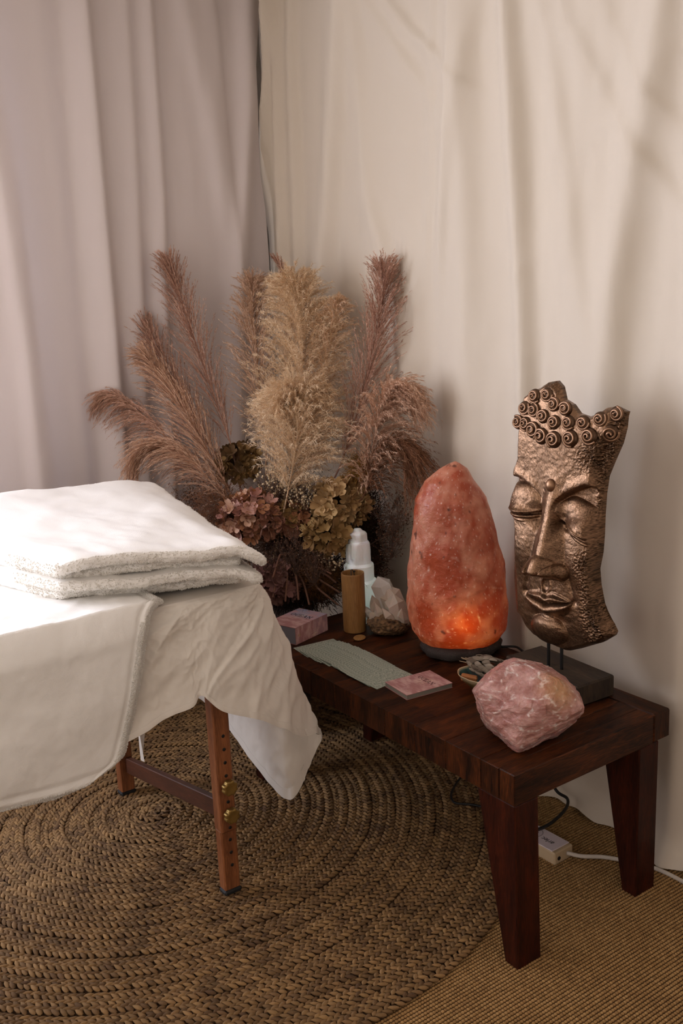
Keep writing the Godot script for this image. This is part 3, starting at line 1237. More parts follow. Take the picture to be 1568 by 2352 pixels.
# branching sprig with small buds at its ends
func sprig(label: String, called: String, category: String, foot: Vector3, c: Vector3, spread: Vector3, count: int, bud: float, stem_m: Material, bud_m: Material, lean := Vector3.UP, group := "") -> void:
	var o := thing(called, label, category, Vector3.ZERO, 0.0, group)
	var st := MB.new()
	var bu := MB.new()
	var root := c - lean * spread.length() * 0.7
	st.tube(curve([foot, foot.lerp(root, 0.55) + Vector3(0, 0.01, 0), root], 4), [0.0016], 5)
	for k in count:
		var e := c + Vector3(rng.randfn(0, 0.5), rng.randfn(0, 0.5), rng.randfn(0, 0.5)) * spread
		var mid := root.lerp(e, 0.5) + Vector3(rng.randf_range(-1, 1), rng.randf_range(-1, 1), rng.randf_range(-1, 1)) * 0.012
		if k % 2 == 0:
			hair(st, root, mid, e, 0.0007, Vector3(-0.7, 0.3, -0.6), Color.WHITE)
		for h in 3:
			var tip := e + Vector3(rng.randf_range(-1, 1), rng.randf_range(-0.6, 1), rng.randf_range(-1, 1)) * 0.016
			hair(st, mid.lerp(e, 0.6), e.lerp(tip, 0.5), tip, 0.0005, Vector3(-0.7, 0.3, -0.6), Color.WHITE)
			var s := bud * rng.randf_range(0.6, 1.2)
			var col := Color.WHITE * rng.randf_range(0.65, 1.0)
			bu.lathe([Vector2(0, -s), Vector2(s * 0.8, -s * 0.45), Vector2(s * 0.85, s * 0.4), Vector2(s * 0.3, s * 0.95), Vector2(0, s * 0.8)], 6, tip, col)
	put("stems", st.mesh(), stem_m, o).set_meta("kind", "stuff")
	put("buds", bu.mesh(), bud_m, o).set_meta("kind", "stuff")


# soft tangle of fine dry strands (moss, dried asparagus fern)
func tangle(label: String, called: String, c: Vector3, spread: Vector3, count: int, long: float, dark: Color, light: Color, foot: Vector3, thick := 0.0006) -> void:
	var o := thing(called, label, "dried foliage")
	var m := MB.new()
	for k in count:
		var d := Vector3(rng.randfn(0, 0.45), rng.randfn(0, 0.45), rng.randfn(0, 0.45))
		var a := c + d * spread
		var dir := (d.normalized() * 0.8 + Vector3(rng.randf_range(-1, 1), rng.randf_range(-0.7, 1), rng.randf_range(-1, 1))).normalized()
		var l := long * rng.randf_range(0.4, 1.2)
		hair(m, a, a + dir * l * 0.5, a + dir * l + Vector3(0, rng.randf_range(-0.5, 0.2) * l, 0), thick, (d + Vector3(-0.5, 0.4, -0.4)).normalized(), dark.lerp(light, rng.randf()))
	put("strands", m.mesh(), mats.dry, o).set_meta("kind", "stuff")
	var st := MB.new()
	st.tube(curve([foot, foot.lerp(c, 0.6), c], 4), [0.002], 5, dark)
	put("stem", st.mesh(), mats.dry, o)


func flowers() -> void:
	mats.dry = plain(Color.WHITE, 0.95, 0.0, true)
	mats.dry.backlight_enabled = true
	mats.dry.backlight = rgb(205, 192, 178)
	mats.twig = plain(rgb(92, 66, 46), 0.85)
	var foot := V(1.36, 0.40, 0.22)
	# dark planter behind the bench end that holds the stems
	var pot := MB.new()
	pot.lathe([Vector2(0, 0.012), Vector2(0.12, 0.012), Vector2(0.13, 0.016), Vector2(0.17, 0.30), Vector2(0.165, 0.43), Vector2(0.155, 0.43), Vector2(0.15, 0.38), Vector2(0, 0.38)], 48, V(1.36, 0, 0.22))
	solo("planter", pot.mesh(), plain(rgb(58, 44, 36), 0.7), "dark round planter behind the bench end under the dried flowers", "planter")

	var pink_d := lin(150, 106, 86)
	var pink_l := lin(238, 200, 178)
	var warm_d := lin(164, 120, 92)
	var warm_l := lin(244, 210, 182)
	var cream_d := lin(206, 168, 124)
	var cream_l := lin(255, 238, 208)
	plume("tall russet pampas plume, upper left, its point against the grey curtain", V(1.702, 1.509, 0.159), V(1.610, 1.304, 0.172), V(1.410, 0.956, 0.176), foot, {"branches": 330, "width": 0.08, "reach": 0.21, "spread": 0.36, "droop": 0.012, "hairs": 46, "messy": 0.32, "dark": pink_d, "light": pink_l})
	plume("russet pampas plume just left of and lower than the tallest left one", V(1.753, 1.336, 0.071), V(1.629, 1.171, 0.092), V(1.421, 0.905, 0.139), foot, {"branches": 320, "width": 0.08, "reach": 0.19, "spread": 0.38, "droop": 0.012, "hairs": 46, "messy": 0.34, "dark": pink_d, "light": pink_l})
	plume("paler pink pampas plume leaning left in front of two russet ones", V(1.606, 1.234, 0.006), V(1.496, 1.072, 0.063), V(1.330, 0.831, 0.114), foot, {"branches": 330, "width": 0.07, "reach": 0.21, "spread": 0.38, "droop": 0.02, "hairs": 46, "messy": 0.34, "dark": warm_d, "light": warm_l, "pull": V(0.05, -0.05, -0.15)})
	plume("leftmost pampas plume, arching low over the folded fleece", V(1.740, 1.121, -0.089), V(1.610, 1.051, -0.019), V(1.402, 0.848, 0.071), foot, {"branches": 300, "width": 0.07, "reach": 0.18, "spread": 0.36, "droop": 0.05, "hairs": 40, "messy": 0.36, "dark": warm_d, "light": pink_l, "pull": V(0.0, -0.4, -0.1)})
	plume("lowest left pampas plume, bending down behind the folded fleece corner", V(1.507, 0.947, -0.093), V(1.447, 0.962, 0.0), V(1.292, 0.785, 0.097), foot, {"branches": 300, "width": 0.07, "reach": 0.18, "spread": 0.38, "droop": 0.05, "hairs": 42, "messy": 0.36, "dark": warm_d, "light": warm_l, "pull": V(0.0, -0.4, -0.2)})
	plume("pink and tan pampas plume left of the big cream one", V(1.568, 1.448, 0.382), V(1.488, 1.268, 0.333), V(1.346, 0.952, 0.265), foot, {"branches": 420, "width": 0.12, "reach": 0.18, "spread": 0.6, "droop": 0.02, "hairs": 46, "messy": 0.5, "dark": pink_d.lerp(cream_d, 0.4), "light": pink_l.lerp(cream_l, 0.4)})
	plume("slim pink pampas plume whose tip shows above the cream one", V(1.530, 1.508, 0.460), V(1.480, 1.343, 0.465), V(1.390, 1.031, 0.379), foot, {"branches": 90, "width": 0.03, "reach": 0.12, "spread": 0.2, "droop": 0.01, "hairs": 40, "messy": 0.35, "dark": pink_d, "light": pink_l})
	plume("large fluffy cream pampas plume standing at the centre of the arrangement", V(1.383, 1.453, 0.416), V(1.293, 1.241, 0.387), V(1.232, 0.881, 0.276), foot, {"branches": 640, "width": 0.20, "reach": 0.20, "spread": 1.0, "droop": 0.03, "hairs": 62, "hair": 0.022, "messy": 0.95, "dark": cream_d, "light": cream_l})
	plume("fluffy cream pampas plume nodding in front of the tall cream one", V(1.210, 1.120, 0.262), V(1.185, 1.060, 0.290), V(1.150, 0.835, 0.215), foot, {"branches": 560, "width": 0.20, "reach": 0.19, "spread": 1.0, "droop": 0.05, "hairs": 62, "hair": 0.022, "messy": 0.95, "dark": cream_d, "light": cream_l, "pull": V(0.0, -0.2, 0.0)})
	plume("tall russet pampas plume on the right, leaning towards the cream backdrop", V(1.065, 1.458, 0.534), V(1.068, 1.252, 0.499), V(1.119, 0.905, 0.394), foot, {"branches": 400, "width": 0.09, "reach": 0.21, "spread": 0.45, "droop": 0.012, "hairs": 46, "messy": 0.4, "dark": pink_d, "light": pink_l})
	plume("wispy tan pampas plume between the cream one and the right russet one", V(1.227, 1.381, 0.485), V(1.219, 1.214, 0.428), V(1.211, 0.918, 0.321), foot, {"branches": 240, "width": 0.10, "reach": 0.12, "spread": 0.7, "droop": 0.02, "hairs": 40, "messy": 0.8, "dark": cream_d, "light": cream_l.lerp(pink_l, 0.4)})
	plume("broad pink pampas plume arching over to the right above the salt lamp", V(0.900, 1.125, 0.465), V(0.945, 1.070, 0.421), V(0.985, 0.835, 0.382), foot, {"branches": 440, "width": 0.12, "reach": 0.19, "spread": 0.6, "droop": 0.06, "hairs": 50, "messy": 0.55, "dark": warm_d, "light": warm_l, "pull": V(-0.15, -0.35, 0.1)})
	plume("darker drooping pampas plume low on the right of the arrangement", V(0.875, 0.942, 0.450), V(0.920, 0.968, 0.425), V(0.987, 0.823, 0.375), foot, {"branches": 300, "width": 0.08, "reach": 0.18, "spread": 0.5, "droop": 0.07, "hairs": 44, "messy": 0.45, "dark": lin(92, 58, 38), "light": lin(170, 122, 90), "pull": V(-0.1, -0.55, 0.1)})

	var leaf := func(c: Color) -> StandardMaterial3D:
		var m := plain(c, 0.8)
		m.backlight_enabled = true
		m.backlight = rgb(60, 52, 40)
		return m
	var olive := [leaf.call(rgb(112, 84, 42)), leaf.call(rgb(136, 104, 58)), leaf.call(rgb(92, 66, 34)), leaf.call(rgb(160, 128, 78))]
	var rose := [leaf.call(rgb(170, 118, 104)), leaf.call(rgb(196, 150, 136)), leaf.call(rgb(140, 92, 70)), leaf.call(rgb(178, 124, 88)), leaf.call(rgb(206, 166, 140))]
	var tan := [leaf.call(rgb(172, 140, 92)), leaf.call(rgb(150, 116, 70)), leaf.call(rgb(186, 152, 106)), leaf.call(rgb(128, 98, 58))]
	var plum := [leaf.call(rgb(116, 78, 72)), leaf.call(rgb(142, 100, 92)), leaf.call(rgb(94, 62, 54))]
	hydrangea("olive brown dried hydrangea head under the pampas, the highest of them", V(1.414, 0.891, 0.197), 0.062, 62, olive, foot)
	hydrangea("dusty pink dried hydrangea head next to the folded fleece", V(1.270, 0.748, 0.150), 0.088, 125, rose, foot)
	hydrangea("tan dried hydrangea head behind the white crystal tower", V(1.075, 0.790, 0.352), 0.078, 95, tan, foot)
	hydrangea("greenish tan dried hydrangea head just below the tan one", V(1.061, 0.708, 0.296), 0.066, 70, [tan[1], tan[3], olive[1], olive[3]], foot)
	hydrangea("small brown dried hydrangea head tucked below the baby's breath", V(1.190, 0.738, 0.236), 0.052, 46, [olive[1], rose[2], rose[3]], foot)
	hydrangea("mauve brown dried hydrangea head low down beside the sheet", V(1.165, 0.560, 0.155), 0.075, 84, plum, foot)

	var cream := plain(rgb(226, 200, 160), 0.8, 0.0, true)
	var umber := plain(rgb(104, 70, 48), 0.85, 0.0, true)
	var ash := plain(rgb(74, 52, 40), 0.85)
	for k in 5:
		sprig(["cream baby's breath sprig at the left of the bud spray", "cream baby's breath sprig in front of the nodding cream plume", "cream baby's breath sprig at the right of the bud spray", "cream baby's breath sprig lowest in the bud spray", "small cream baby's breath sprig beside the white crystal tower"][k], "babys_breath", "dried flower", foot,
			[V(1.235, 0.845, 0.215), V(1.190, 0.835, 0.265), V(1.140, 0.825, 0.305), V(1.165, 0.790, 0.265), V(1.035, 0.640, 0.275)][k], Vector3(0.05, 0.042, 0.05) * (0.7 if k == 4 else 1.0), 34 if k < 4 else 14, 0.0036, mats.twig, cream, Vector3.UP, "baby's breath sprigs")
	var kinds := [[V(1.443, 0.794, 0.027), 0.06, "brown seeded sprig between the low left plume and the fleece"], [V(1.10, 0.668, 0.195), 0.06, "dark brown seeded sprig under the pink hydrangea"], [V(1.04, 0.63, 0.22), 0.05, "dark brown seeded sprig left of the bamboo tube"], [V(0.985, 0.68, 0.468), 0.055, "dark seeded sprig on the right behind the clear quartz"], [V(0.95, 0.77, 0.46), 0.05, "dark seeded sprig under the drooping right plume"], [V(1.07, 0.57, 0.45), 0.05, "dark seeded sprig low on the right behind the crystal tower"], [V(1.15, 0.62, 0.16), 0.05, "dark seeded sprig above the mauve hydrangea"]]
	for k in kinds:
		sprig(k[2], "seeded_sprig", "dried flower", foot, k[0], Vector3.ONE * k[1], 70, 0.0026, ash, umber, Vector3.UP, "dark seeded sprigs")
	tangle("mustard tuft of dried moss in front of the arching pink plume", "moss_tuft", V(1.045, 0.890, 0.410), V(0.045, 0.05, 0.045), 2600, 0.022, lin(96, 64, 22), lin(170, 122, 52), foot)
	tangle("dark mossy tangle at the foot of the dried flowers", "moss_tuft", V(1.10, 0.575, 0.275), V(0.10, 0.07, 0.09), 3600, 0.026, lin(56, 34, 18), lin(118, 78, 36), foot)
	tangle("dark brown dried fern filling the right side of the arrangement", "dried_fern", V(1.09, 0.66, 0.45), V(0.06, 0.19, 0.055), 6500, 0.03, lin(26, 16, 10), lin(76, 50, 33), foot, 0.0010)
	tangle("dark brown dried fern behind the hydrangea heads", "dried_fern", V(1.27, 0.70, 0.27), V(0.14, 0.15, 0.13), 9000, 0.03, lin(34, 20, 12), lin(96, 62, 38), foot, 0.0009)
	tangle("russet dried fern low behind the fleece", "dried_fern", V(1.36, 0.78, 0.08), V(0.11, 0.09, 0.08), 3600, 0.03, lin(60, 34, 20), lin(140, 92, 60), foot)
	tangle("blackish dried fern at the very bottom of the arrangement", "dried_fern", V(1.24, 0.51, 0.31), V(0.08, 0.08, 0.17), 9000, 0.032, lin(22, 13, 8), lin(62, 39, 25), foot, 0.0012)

	# curved bare stalks near the bottom
	var stalk := [
		[V(1.16, 0.62, 0.17), V(1.115, 0.60, 0.14), V(1.09, 0.545, 0.105)], [V(1.15, 0.60, 0.19), V(1.10, 0.60, 0.165), V(1.07, 0.53, 0.135)],
		[V(1.15, 0.59, 0.20), V(1.085, 0.595, 0.185), V(1.045, 0.535, 0.165)], [V(1.14, 0.585, 0.21), V(1.08, 0.575, 0.205), V(1.035, 0.515, 0.195)],
		[V(1.16, 0.64, 0.18), V(1.12, 0.645, 0.15), V(1.10, 0.60, 0.115)], [V(1.10, 0.585, 0.25), V(1.035, 0.60, 0.25), V(1.0, 0.575, 0.27)],
		[V(1.10, 0.575, 0.25), V(1.03, 0.575, 0.245), V(0.99, 0.545, 0.275)], [V(1.10, 0.565, 0.24), V(1.03, 0.555, 0.23), V(0.985, 0.51, 0.265)],
		[V(1.11, 0.60, 0.24), V(1.045, 0.62, 0.235), V(1.0, 0.605, 0.255)],
	]
	for k in stalk.size():
		var b := MB.new()
		b.tube(curve([foot.lerp(stalk[k][0], 0.5), stalk[k][0], stalk[k][1], stalk[k][2]], 6), [0.0044, 0.0042, 0.004, 0.0036, 0.0036, 0.003], 7)
		solo("bare_stalk", b.mesh(), plain(rgb(112, 76, 58), 0.8), "bare curved brown stalk poking out at the foot of the dried flowers", "dried stem", "bare stalks under the dried flowers")


# ---------------------------------------------------------------- crystals
# rounded convex stone: planes are [nx, ny, nz, distance]; power sets how crisp the edges are
func facets(d: Vector3, planes: Array, power: float) -> float:
	var sum := 0.0
	for p in planes:
		var k: float = (d.x * p[0] + d.y * p[1] + d.z * p[2]) / p[3]
		if k > 0.0:
			sum += pow(k, power)
	return 1.0 / pow(sum, 1.0 / power)


func salt_lamp() -> void:
	var o := thing("salt_lamp", "tall rough salt lamp glowing orange near its foot, left of the bronze face", "lamp", V(0.606, TOP, 0.395))
	var to_right := Vector3(-0.579, 0, 0.814).normalized()
	var to_front := Vector3(-0.82, 0, -0.57).normalized()
	# half-widths of the outline towards the left and the right at each height
	var outline := [[0.0, 0.078, 0.080], [0.03, 0.112, 0.116], [0.06, 0.137, 0.140], [0.135, 0.146, 0.141], [0.245, 0.137, 0.131], [0.33, 0.127, 0.113], [0.417, 0.119, 0.087], [0.466, 0.089, 0.052], [0.497, 0.046, 0.033], [0.512, 0.016, 0.012], [0.518, 0.0, 0.0]]
	var chips := noise(61, 1.0, FastNoiseLite.TYPE_CELLULAR, 1)
	chips.cellular_return_type = FastNoiseLite.RETURN_DISTANCE2_SUB
	var shape := func(c: Vector3) -> Vector3:
		var d := sphere_dir(c)
		var h := 0.259 + 0.259 * clampf(d.y, -1, 1)
		var k := 0
		while k < outline.size() - 2 and outline[k + 1][0] < h:
			k += 1
		var t: float = clampf((h - outline[k][0]) / (outline[k + 1][0] - outline[k][0]), 0.0, 1.0)
		var l: float = lerpf(outline[k][1], outline[k + 1][1], t)
		var r: float = lerpf(outline[k][2], outline[k + 1][2], t)
		var flat := Vector2(d.x, d.z)
		flat = flat.normalized() if flat.length() > 1e-5 else Vector2.ZERO
		var a := flat.x * to_right.x + flat.y * to_right.z
		var f := flat.x * to_front.x + flat.y * to_front.z
		var w := (r if a > 0.0 else l) * a
		var depth := (l + r) * 0.44 * f
		var close := smooth(0.0, 0.12, Vector2(d.x, d.z).length())
		var p := (to_right * w + to_front * depth) * close + Vector3(0, maxf(h, 0.020), 0)
		var grow := 1.0 + 0.05 * fine.get_noise_3d(p.x * 9.0, p.y * 7.0, p.z * 9.0) - 0.055 * (0.5 - chips.get_noise_3d(p.x * 9.0, p.y * 7.0, p.z * 9.0))
		grow += 0.010 * fine.get_noise_3d(p.x * 40.0, p.y * 40.0, p.z * 40.0)
		p.x *= grow
		p.z *= grow
		return p
	var tint := func(p: Vector3, _c: Vector3) -> Color:
		var deep := lin(172, 82, 52)
		var pale := lin(208, 144, 116)
		var k := 0.42 + 1.25 * fine.get_noise_3d(p.x * 10.0 + 5.0, p.y * 7.0, p.z * 10.0) + 0.5 * fine.get_noise_3d(p.x * 34.0, p.y * 30.0 + 4.0, p.z * 34.0)
		var col := deep.lerp(pale, clampf(k, 0.0, 1.0))
		var vein := ridged.get_noise_3d(p.x * 7.0 + 2.0, p.y * 6.0 + 9.0, p.z * 7.0)
		col = col.lerp(lin(226, 190, 172), 0.7 * smooth(0.78, 0.93, vein) * smooth(0.45, 0.1, p.y))
		var grit := fine.get_noise_3d(p.x * 130.0, p.y * 130.0, p.z * 130.0)
		col = col.lerp(lin(232, 208, 196), 0.8 * smooth(0.42, 0.6, grit))
		col = col.lerp(lin(70, 34, 26), 0.8 * smooth(0.45, 0.65, fine.get_noise_3d(p.x * 26.0 + 60.0, p.y * 20.0, p.z * 26.0)))
		return col
	var salt := plain(Color.WHITE, 0.34, 0.0, true)
	salt.subsurf_scatter_enabled = true
	salt.subsurf_scatter_strength = 0.12
	salt.backlight_enabled = true
	salt.backlight = rgb(190, 165, 110)
	bump(salt, mats.chips, 0.16, 10.0)
	put("crystal", ball(100, shape, tint), salt, o)
	var foot := MB.new()
	foot.lathe([Vector2(0, 0.0), Vector2(0.094, 0.0), Vector2(0.106, 0.006), Vector2(0.110, 0.022), Vector2(0.100, 0.034), Vector2(0, 0.034)], 60, Vector3.ZERO, Color.WHITE, func(a, h): return 1.0 + 0.05 * sin(a * 3.0 + 1.0) + 0.03 * sin(a * 11.0 + h * 90.0))
	var rock := plain(rgb(58, 48, 44), 0.8)
	bump(rock, mats.chips, 0.5, 14.0)
	put("base", foot.mesh(), rock, o)
	var glow := StandardMaterial3D.new()
	glow.albedo_color = rgb(255, 170, 90)
	glow.emission_enabled = true
	glow.emission = rgb(255, 140, 50)
	glow.emission_energy_multiplier = 1.0
	var bulb := MB.new()
	bulb.lathe([Vector2(0, -0.016), Vector2(0.010, -0.012), Vector2(0.015, 0), Vector2(0.011, 0.011), Vector2(0, 0.016)], 14)
	var at := Vector3(-0.062, 0.108, -0.040)
	put("bulb", bulb.mesh(), glow, o).position = at
	var light := OmniLight3D.new()
	light.name = "bulb_light"
	light.light_color = rgb(255, 198, 104)
	light.light_energy = 0.009
	light.light_size = 0.012
	light.omni_range = 6.0
	light.omni_attenuation = 2.0
	light.shadow_enabled = true
	light.position = at
	o.add_child(light)
	# flex running out behind it
	var cord := MB.new()
	cord.tube(curve([V(0.56, TOP + 0.005, 0.455), V(0.53, TOP + 0.005, 0.478), V(0.500, TOP + 0.006, 0.505), V(0.462, TOP + 0.005, 0.497), V(0.44, TOP + 0.004, 0.505), V(0.425, TOP - 0.02, 0.53), V(0.40, 0.30, 0.545), V(0.40, 0.12, 0.54)], 8), [0.0032], 8)
	mats.salt_lamp = o
	put("power_cord", cord.mesh(), mats.black, o).position = -o.position


func rose_quartz() -> void:
	var c := V(0.0864, 0.535, 0.1275)
	var planes := [
		[0.607, 0.643, -0.467, 0.1146], [0.434, 0.890, -0.142, 0.1057], [0.037, 0.956, 0.292, 0.0952], [-0.191, 0.867, 0.461, 0.0933], [-0.458, 0.661, 0.594, 0.1045],
		[-0.868, -0.174, 0.465, 0.1291], [-0.721, -0.693, -0.005, 0.0828], [-0.758, -0.650, 0.058, 0.0812], [-0.224, -0.803, -0.553, 0.1090], [0.210, -0.544, -0.812, 0.0930],
		[0.448, -0.246, -0.860, 0.1047], [-0.173, 0.954, -0.246, 0.0880], [-0.473, 0.620, -0.626, 0.0830], [-0.203, 0.036, -0.979, 0.0880], [-0.893, -0.188, -0.409, 0.0830],
		[-0.866, 0.499, 0.042, 0.1000], [-0.750, 0.218, -0.625, 0.0870], [0.878, -0.104, 0.467, 0.1000], [0.266, -0.452, 0.851, 0.1000]]
	for p in planes:
		p[3] *= 0.914
	planes.append([0.0, -1.0, 0.0, 0.084])
	planes.append([-0.58, -0.05, 0.81, 0.112])
	var chip := noise(66, 1.0, FastNoiseLite.TYPE_CELLULAR, 1)
	chip.cellular_return_type = FastNoiseLite.RETURN_CELL_VALUE
	var shape := func(k: Vector3) -> Vector3:
		var d := sphere_dir(k)
		var r := facets(d, planes, 34.0)
		var p := d * r
		r *= 1.0 + 0.028 * fine.get_noise_3d(p.x * 12.0, p.y * 12.0, p.z * 12.0) + 0.030 * (ridged.get_noise_3d(p.x * 10.0, p.y * 20.0 + p.x * 6.0, p.z * 10.0) - 0.3) + 0.020 * chip.get_noise_3d(p.x * 18.0, p.y * 34.0, p.z * 18.0) + 0.012 * chip.get_noise_3d(p.x * 55.0, p.y * 80.0, p.z * 55.0)
		p = d * r
		p.y = maxf(p.y, -0.0842)
		return p
	var tint := func(p: Vector3, _k: Vector3) -> Color:
		var k := 0.5 + 0.9 * fine.get_noise_3d(p.x * 22.0, p.y * 30.0, p.z * 22.0) + 0.5 * fine.get_noise_3d(p.x * 70.0, p.y * 90.0, p.z * 70.0)
		var col := lin(162, 110, 101).lerp(lin(203, 160, 152), clampf(k, 0.0, 1.0))
		var vein := ridged.get_noise_3d(p.x * 16.0 + 7.0, p.y * 26.0, p.z * 16.0)
		col = col.lerp(lin(236, 222, 216), 0.75 * smooth(0.62, 0.92, vein))
		col = col.lerp(lin(196, 146, 82), 0.75 * smooth(0.05, 0.0, (p - V(-0.055, 0.045, 0.02)).length() - 0.01))
		return col
	var m := plain(Color.WHITE, 0.32, 0.0, true)
	m.subsurf_scatter_enabled = true
	m.subsurf_scatter_strength = 0.35
	bump(m, mats.chips, 0.22, 11.0)
	var o := solo("rose_quartz", ball(96, shape, tint), m, "large rough chunk of pink rose quartz on the near end of the bench", "crystal")
	o.position = c


# ---------------------------------------------------------------- bronze face
func lump(x: float, y: float, cx: float, cy: float, rx: float, ry: float) -> float:
	var a := (x - cx) / rx
	var b := (y - cy) / ry
	return exp(-(a * a + b * b))


func dome(x: float, y: float, cx: float, cy: float, rx: float, ry: float) -> float:
	var a := (x - cx) / rx
	var b := (y - cy) / ry
	var k := 1.0 - a * a - b * b
	return sqrt(k) if k > 0.0 else 0.0


func along(l: Array, t: float) -> Vector2:       # point at share t of a polyline of [a, y]
	var n := l.size() - 1
	var k := mini(int(t * n), n - 1)
	var f := t * n - k
	return Vector2(lerpf(l[k][0], l[k + 1][0], f), lerpf(l[k][1], l[k + 1][1], f))


func even(l: Array, n: int) -> Array:            # the polyline at n even steps of its length
	var len_ := [0.0]
	for k in l.size() - 1:
		len_.append(len_[k] + Vector2(l[k + 1][0] - l[k][0], l[k + 1][1] - l[k][1]).length())
	var out := []
	var k := 0
	for i in n:
		var s: float = len_[-1] * i / (n - 1)
		while k < l.size() - 2 and len_[k + 1] < s:
			k += 1
		var f: float = clampf((s - len_[k]) / maxf(len_[k + 1] - len_[k], 1e-9), 0.0, 1.0)
		out.append([lerpf(l[k][0], l[k + 1][0], f), lerpf(l[k][1], l[k + 1][1], f)])
	return out


# how far the face stands out from its back plane at (a, y); a runs to the viewer's right, y up from the bench
func relief(a: float, y: float) -> float:
	var x := a - 0.010
	var ax := absf(x)
	var h := 0.026 + 0.024 * sqrt(maxf(0.0, 1.0 - pow(x / 0.175, 2.0)))
	h -= 0.020 * smooth(0.60, 0.75, y)
	h -= 0.012 * smooth(0.20, 0.10, y)
	# brow arches with the eye sockets under them
	var brow := 0.468 + 0.056 * pow(clampf((ax - 0.018) / 0.078, 0.0, 1.0), 0.55) - 0.014 * smooth(0.085, 0.15, ax)
	var under := brow - y
	h += 0.004 * exp(-pow((under + 0.006) / 0.012, 2.0)) * smooth(0.02, 0.05, ax)
	var sock := smooth(-0.001, 0.010, under) * smooth(0.105, 0.055, under) * smooth(0.014, 0.034, ax)
	h -= 0.024 * sock
	# closed eyes: a full upper lid ending in a crease, a thin lower lid
	var ec := 0.078 if x > 0.0 else 0.080
	var lid := 0.436 - (0.030 if x > 0.0 else 0.002) * smooth(0.03, 0.13, ax) * (1.0 if x > 0.0 else 0.6) - (0.010 if x > 0.0 else 0.0)
	lid += 0.004 * pow((ax - ec) / 0.05, 2.0)
	var ball_ := dome(ax, y, ec + 0.006, lid + 0.024, 0.062, 0.046)
	var above := smooth(-0.0015, 0.0015, y - lid)
	h += 0.026 * ball_ * lerpf(0.45, 1.0, above)
	h += 0.0035 * exp(-pow((y - lid - 0.004) / 0.0035, 2.0)) * smooth(0.055, 0.045, absf(ax - ec))
	h -= 0.0065 * exp(-pow((y - lid + 0.002) / 0.0022, 2.0)) * smooth(0.058, 0.045, absf(ax - ec))
	h += 0.003 * exp(-pow((y - lid + 0.0085) / 0.0035, 2.0)) * smooth(0.055, 0.035, absf(ax - ec))
	h -= 0.003 * exp(-pow((y - lid + 0.015) / 0.003, 2.0)) * smooth(0.05, 0.03, absf(ax - ec))
	# cheeks
	h += 0.012 * lump(ax, y, 0.080, 0.345, 0.050, 0.060)
	# nose: narrow bridge widening to the tip, cut off sharply below, with its two wings
	var nt := clampf((0.500 - y) / (0.500 - 0.318), 0.0, 1.0)
	var half := lerpf(0.023, 0.037, pow(nt, 1.3))
	var high := lerpf(0.012, 0.054, pow(nt, 1.1)) * smooth(0.286, 0.316, y) * smooth(0.560, 0.470, y)
	var nx := x - lerpf(0.012, -0.002, nt)
	var prof := 1.0 - smooth(half * 0.08, half * 1.45, absf(nx))
	h = maxf(h, h + high * prof)
	h += 0.020 * dome(x, y, -0.002, 0.320, 0.040, 0.033)
	h += 0.022 * maxf(dome(x, y, -0.036, 0.312, 0.021, 0.022), dome(x, y, 0.036, 0.312, 0.021, 0.022))
	h -= 0.006 * (lump(x, y, -0.020, 0.300, 0.009, 0.005) + lump(x, y, 0.020, 0.300, 0.009, 0.005))
	h -= 0.004 * exp(-pow((ax - 0.055 - (0.30 - y) * 0.25) / 0.006, 2.0)) * smooth(0.24, 0.27, y) * smooth(0.335, 0.31, y)
	# philtrum
	h -= 0.005 * dome(x, y, -0.008, 0.271, 0.011, 0.016)
	h += 0.002 * exp(-pow((Vector2((x + 0.008) / 0.013, (y - 0.271) / 0.018).length() - 1.0) / 0.22, 2.0))
	# mouth
	var mw := 0.064
	var mx := clampf(ax / mw, 0.0, 1.0)
	var line := 0.2325 + 0.010 * pow(mx, 2.0) - 0.004 * exp(-pow(x / 0.012, 2.0))
	var bow := 0.2325 + 0.0235 - 0.007 * exp(-pow(x / 0.010, 2.0)) - 0.016 * pow(mx, 1.6)
	var inmouth := smooth(1.04, 0.9, ax / mw)
	var up := clampf((y - line) / maxf(bow - line, 0.002), 0.0, 1.0)
	if y >= line:
		h += 0.015 * sin(PI * clampf(up, 0.0, 1.0)) * inmouth * (1.0 - 0.5 * mx)
	var lowl := 0.2325 - 0.038 * sqrt(maxf(0.0, 1.0 - mx * mx)) + 0.008 * mx
	if y < line:
		var dn := clampf((line - y) / maxf(line - lowl, 0.002), 0.0, 1.0)
		h += 0.020 * sin(PI * pow(dn, 0.8)) * inmouth * (1.0 - 0.4 * mx)
	h += 0.006 * lump(x, y, 0.0, 0.232, 0.075, 0.050)
	h -= 0.0075 * exp(-pow((y - line) / 0.0022, 2.0)) * smooth(1.12, 0.95, ax / mw)
	h += 0.0030 * exp(-pow((y - bow - 0.001) / 0.0022, 2.0)) * inmouth
	h += 0.0028 * exp(-pow((y - lowl + 0.001) / 0.0026, 2.0)) * inmouth
	h -= 0.006 * lump(ax, y, 0.070, 0.243, 0.008, 0.008)
	h -= 0.007 * lump(x, y, 0.0, 0.192, 0.045, 0.009)
	# chin
	h += 0.020 * dome(x, y, -0.003, 0.160, 0.052, 0.038)
	# broken right border: thinner, pitted
	h = lerpf(h, 0.024, smooth(0.112, 0.128, a - 0.035 * smooth(0.55, 0.68, y) - 0.03 * smooth(0.24, 0.18, y)))
	h = lerpf(h, minf(h, 0.034), smooth(-0.085, -0.105, a) * smooth(0.40, 0.36, y))
	return h


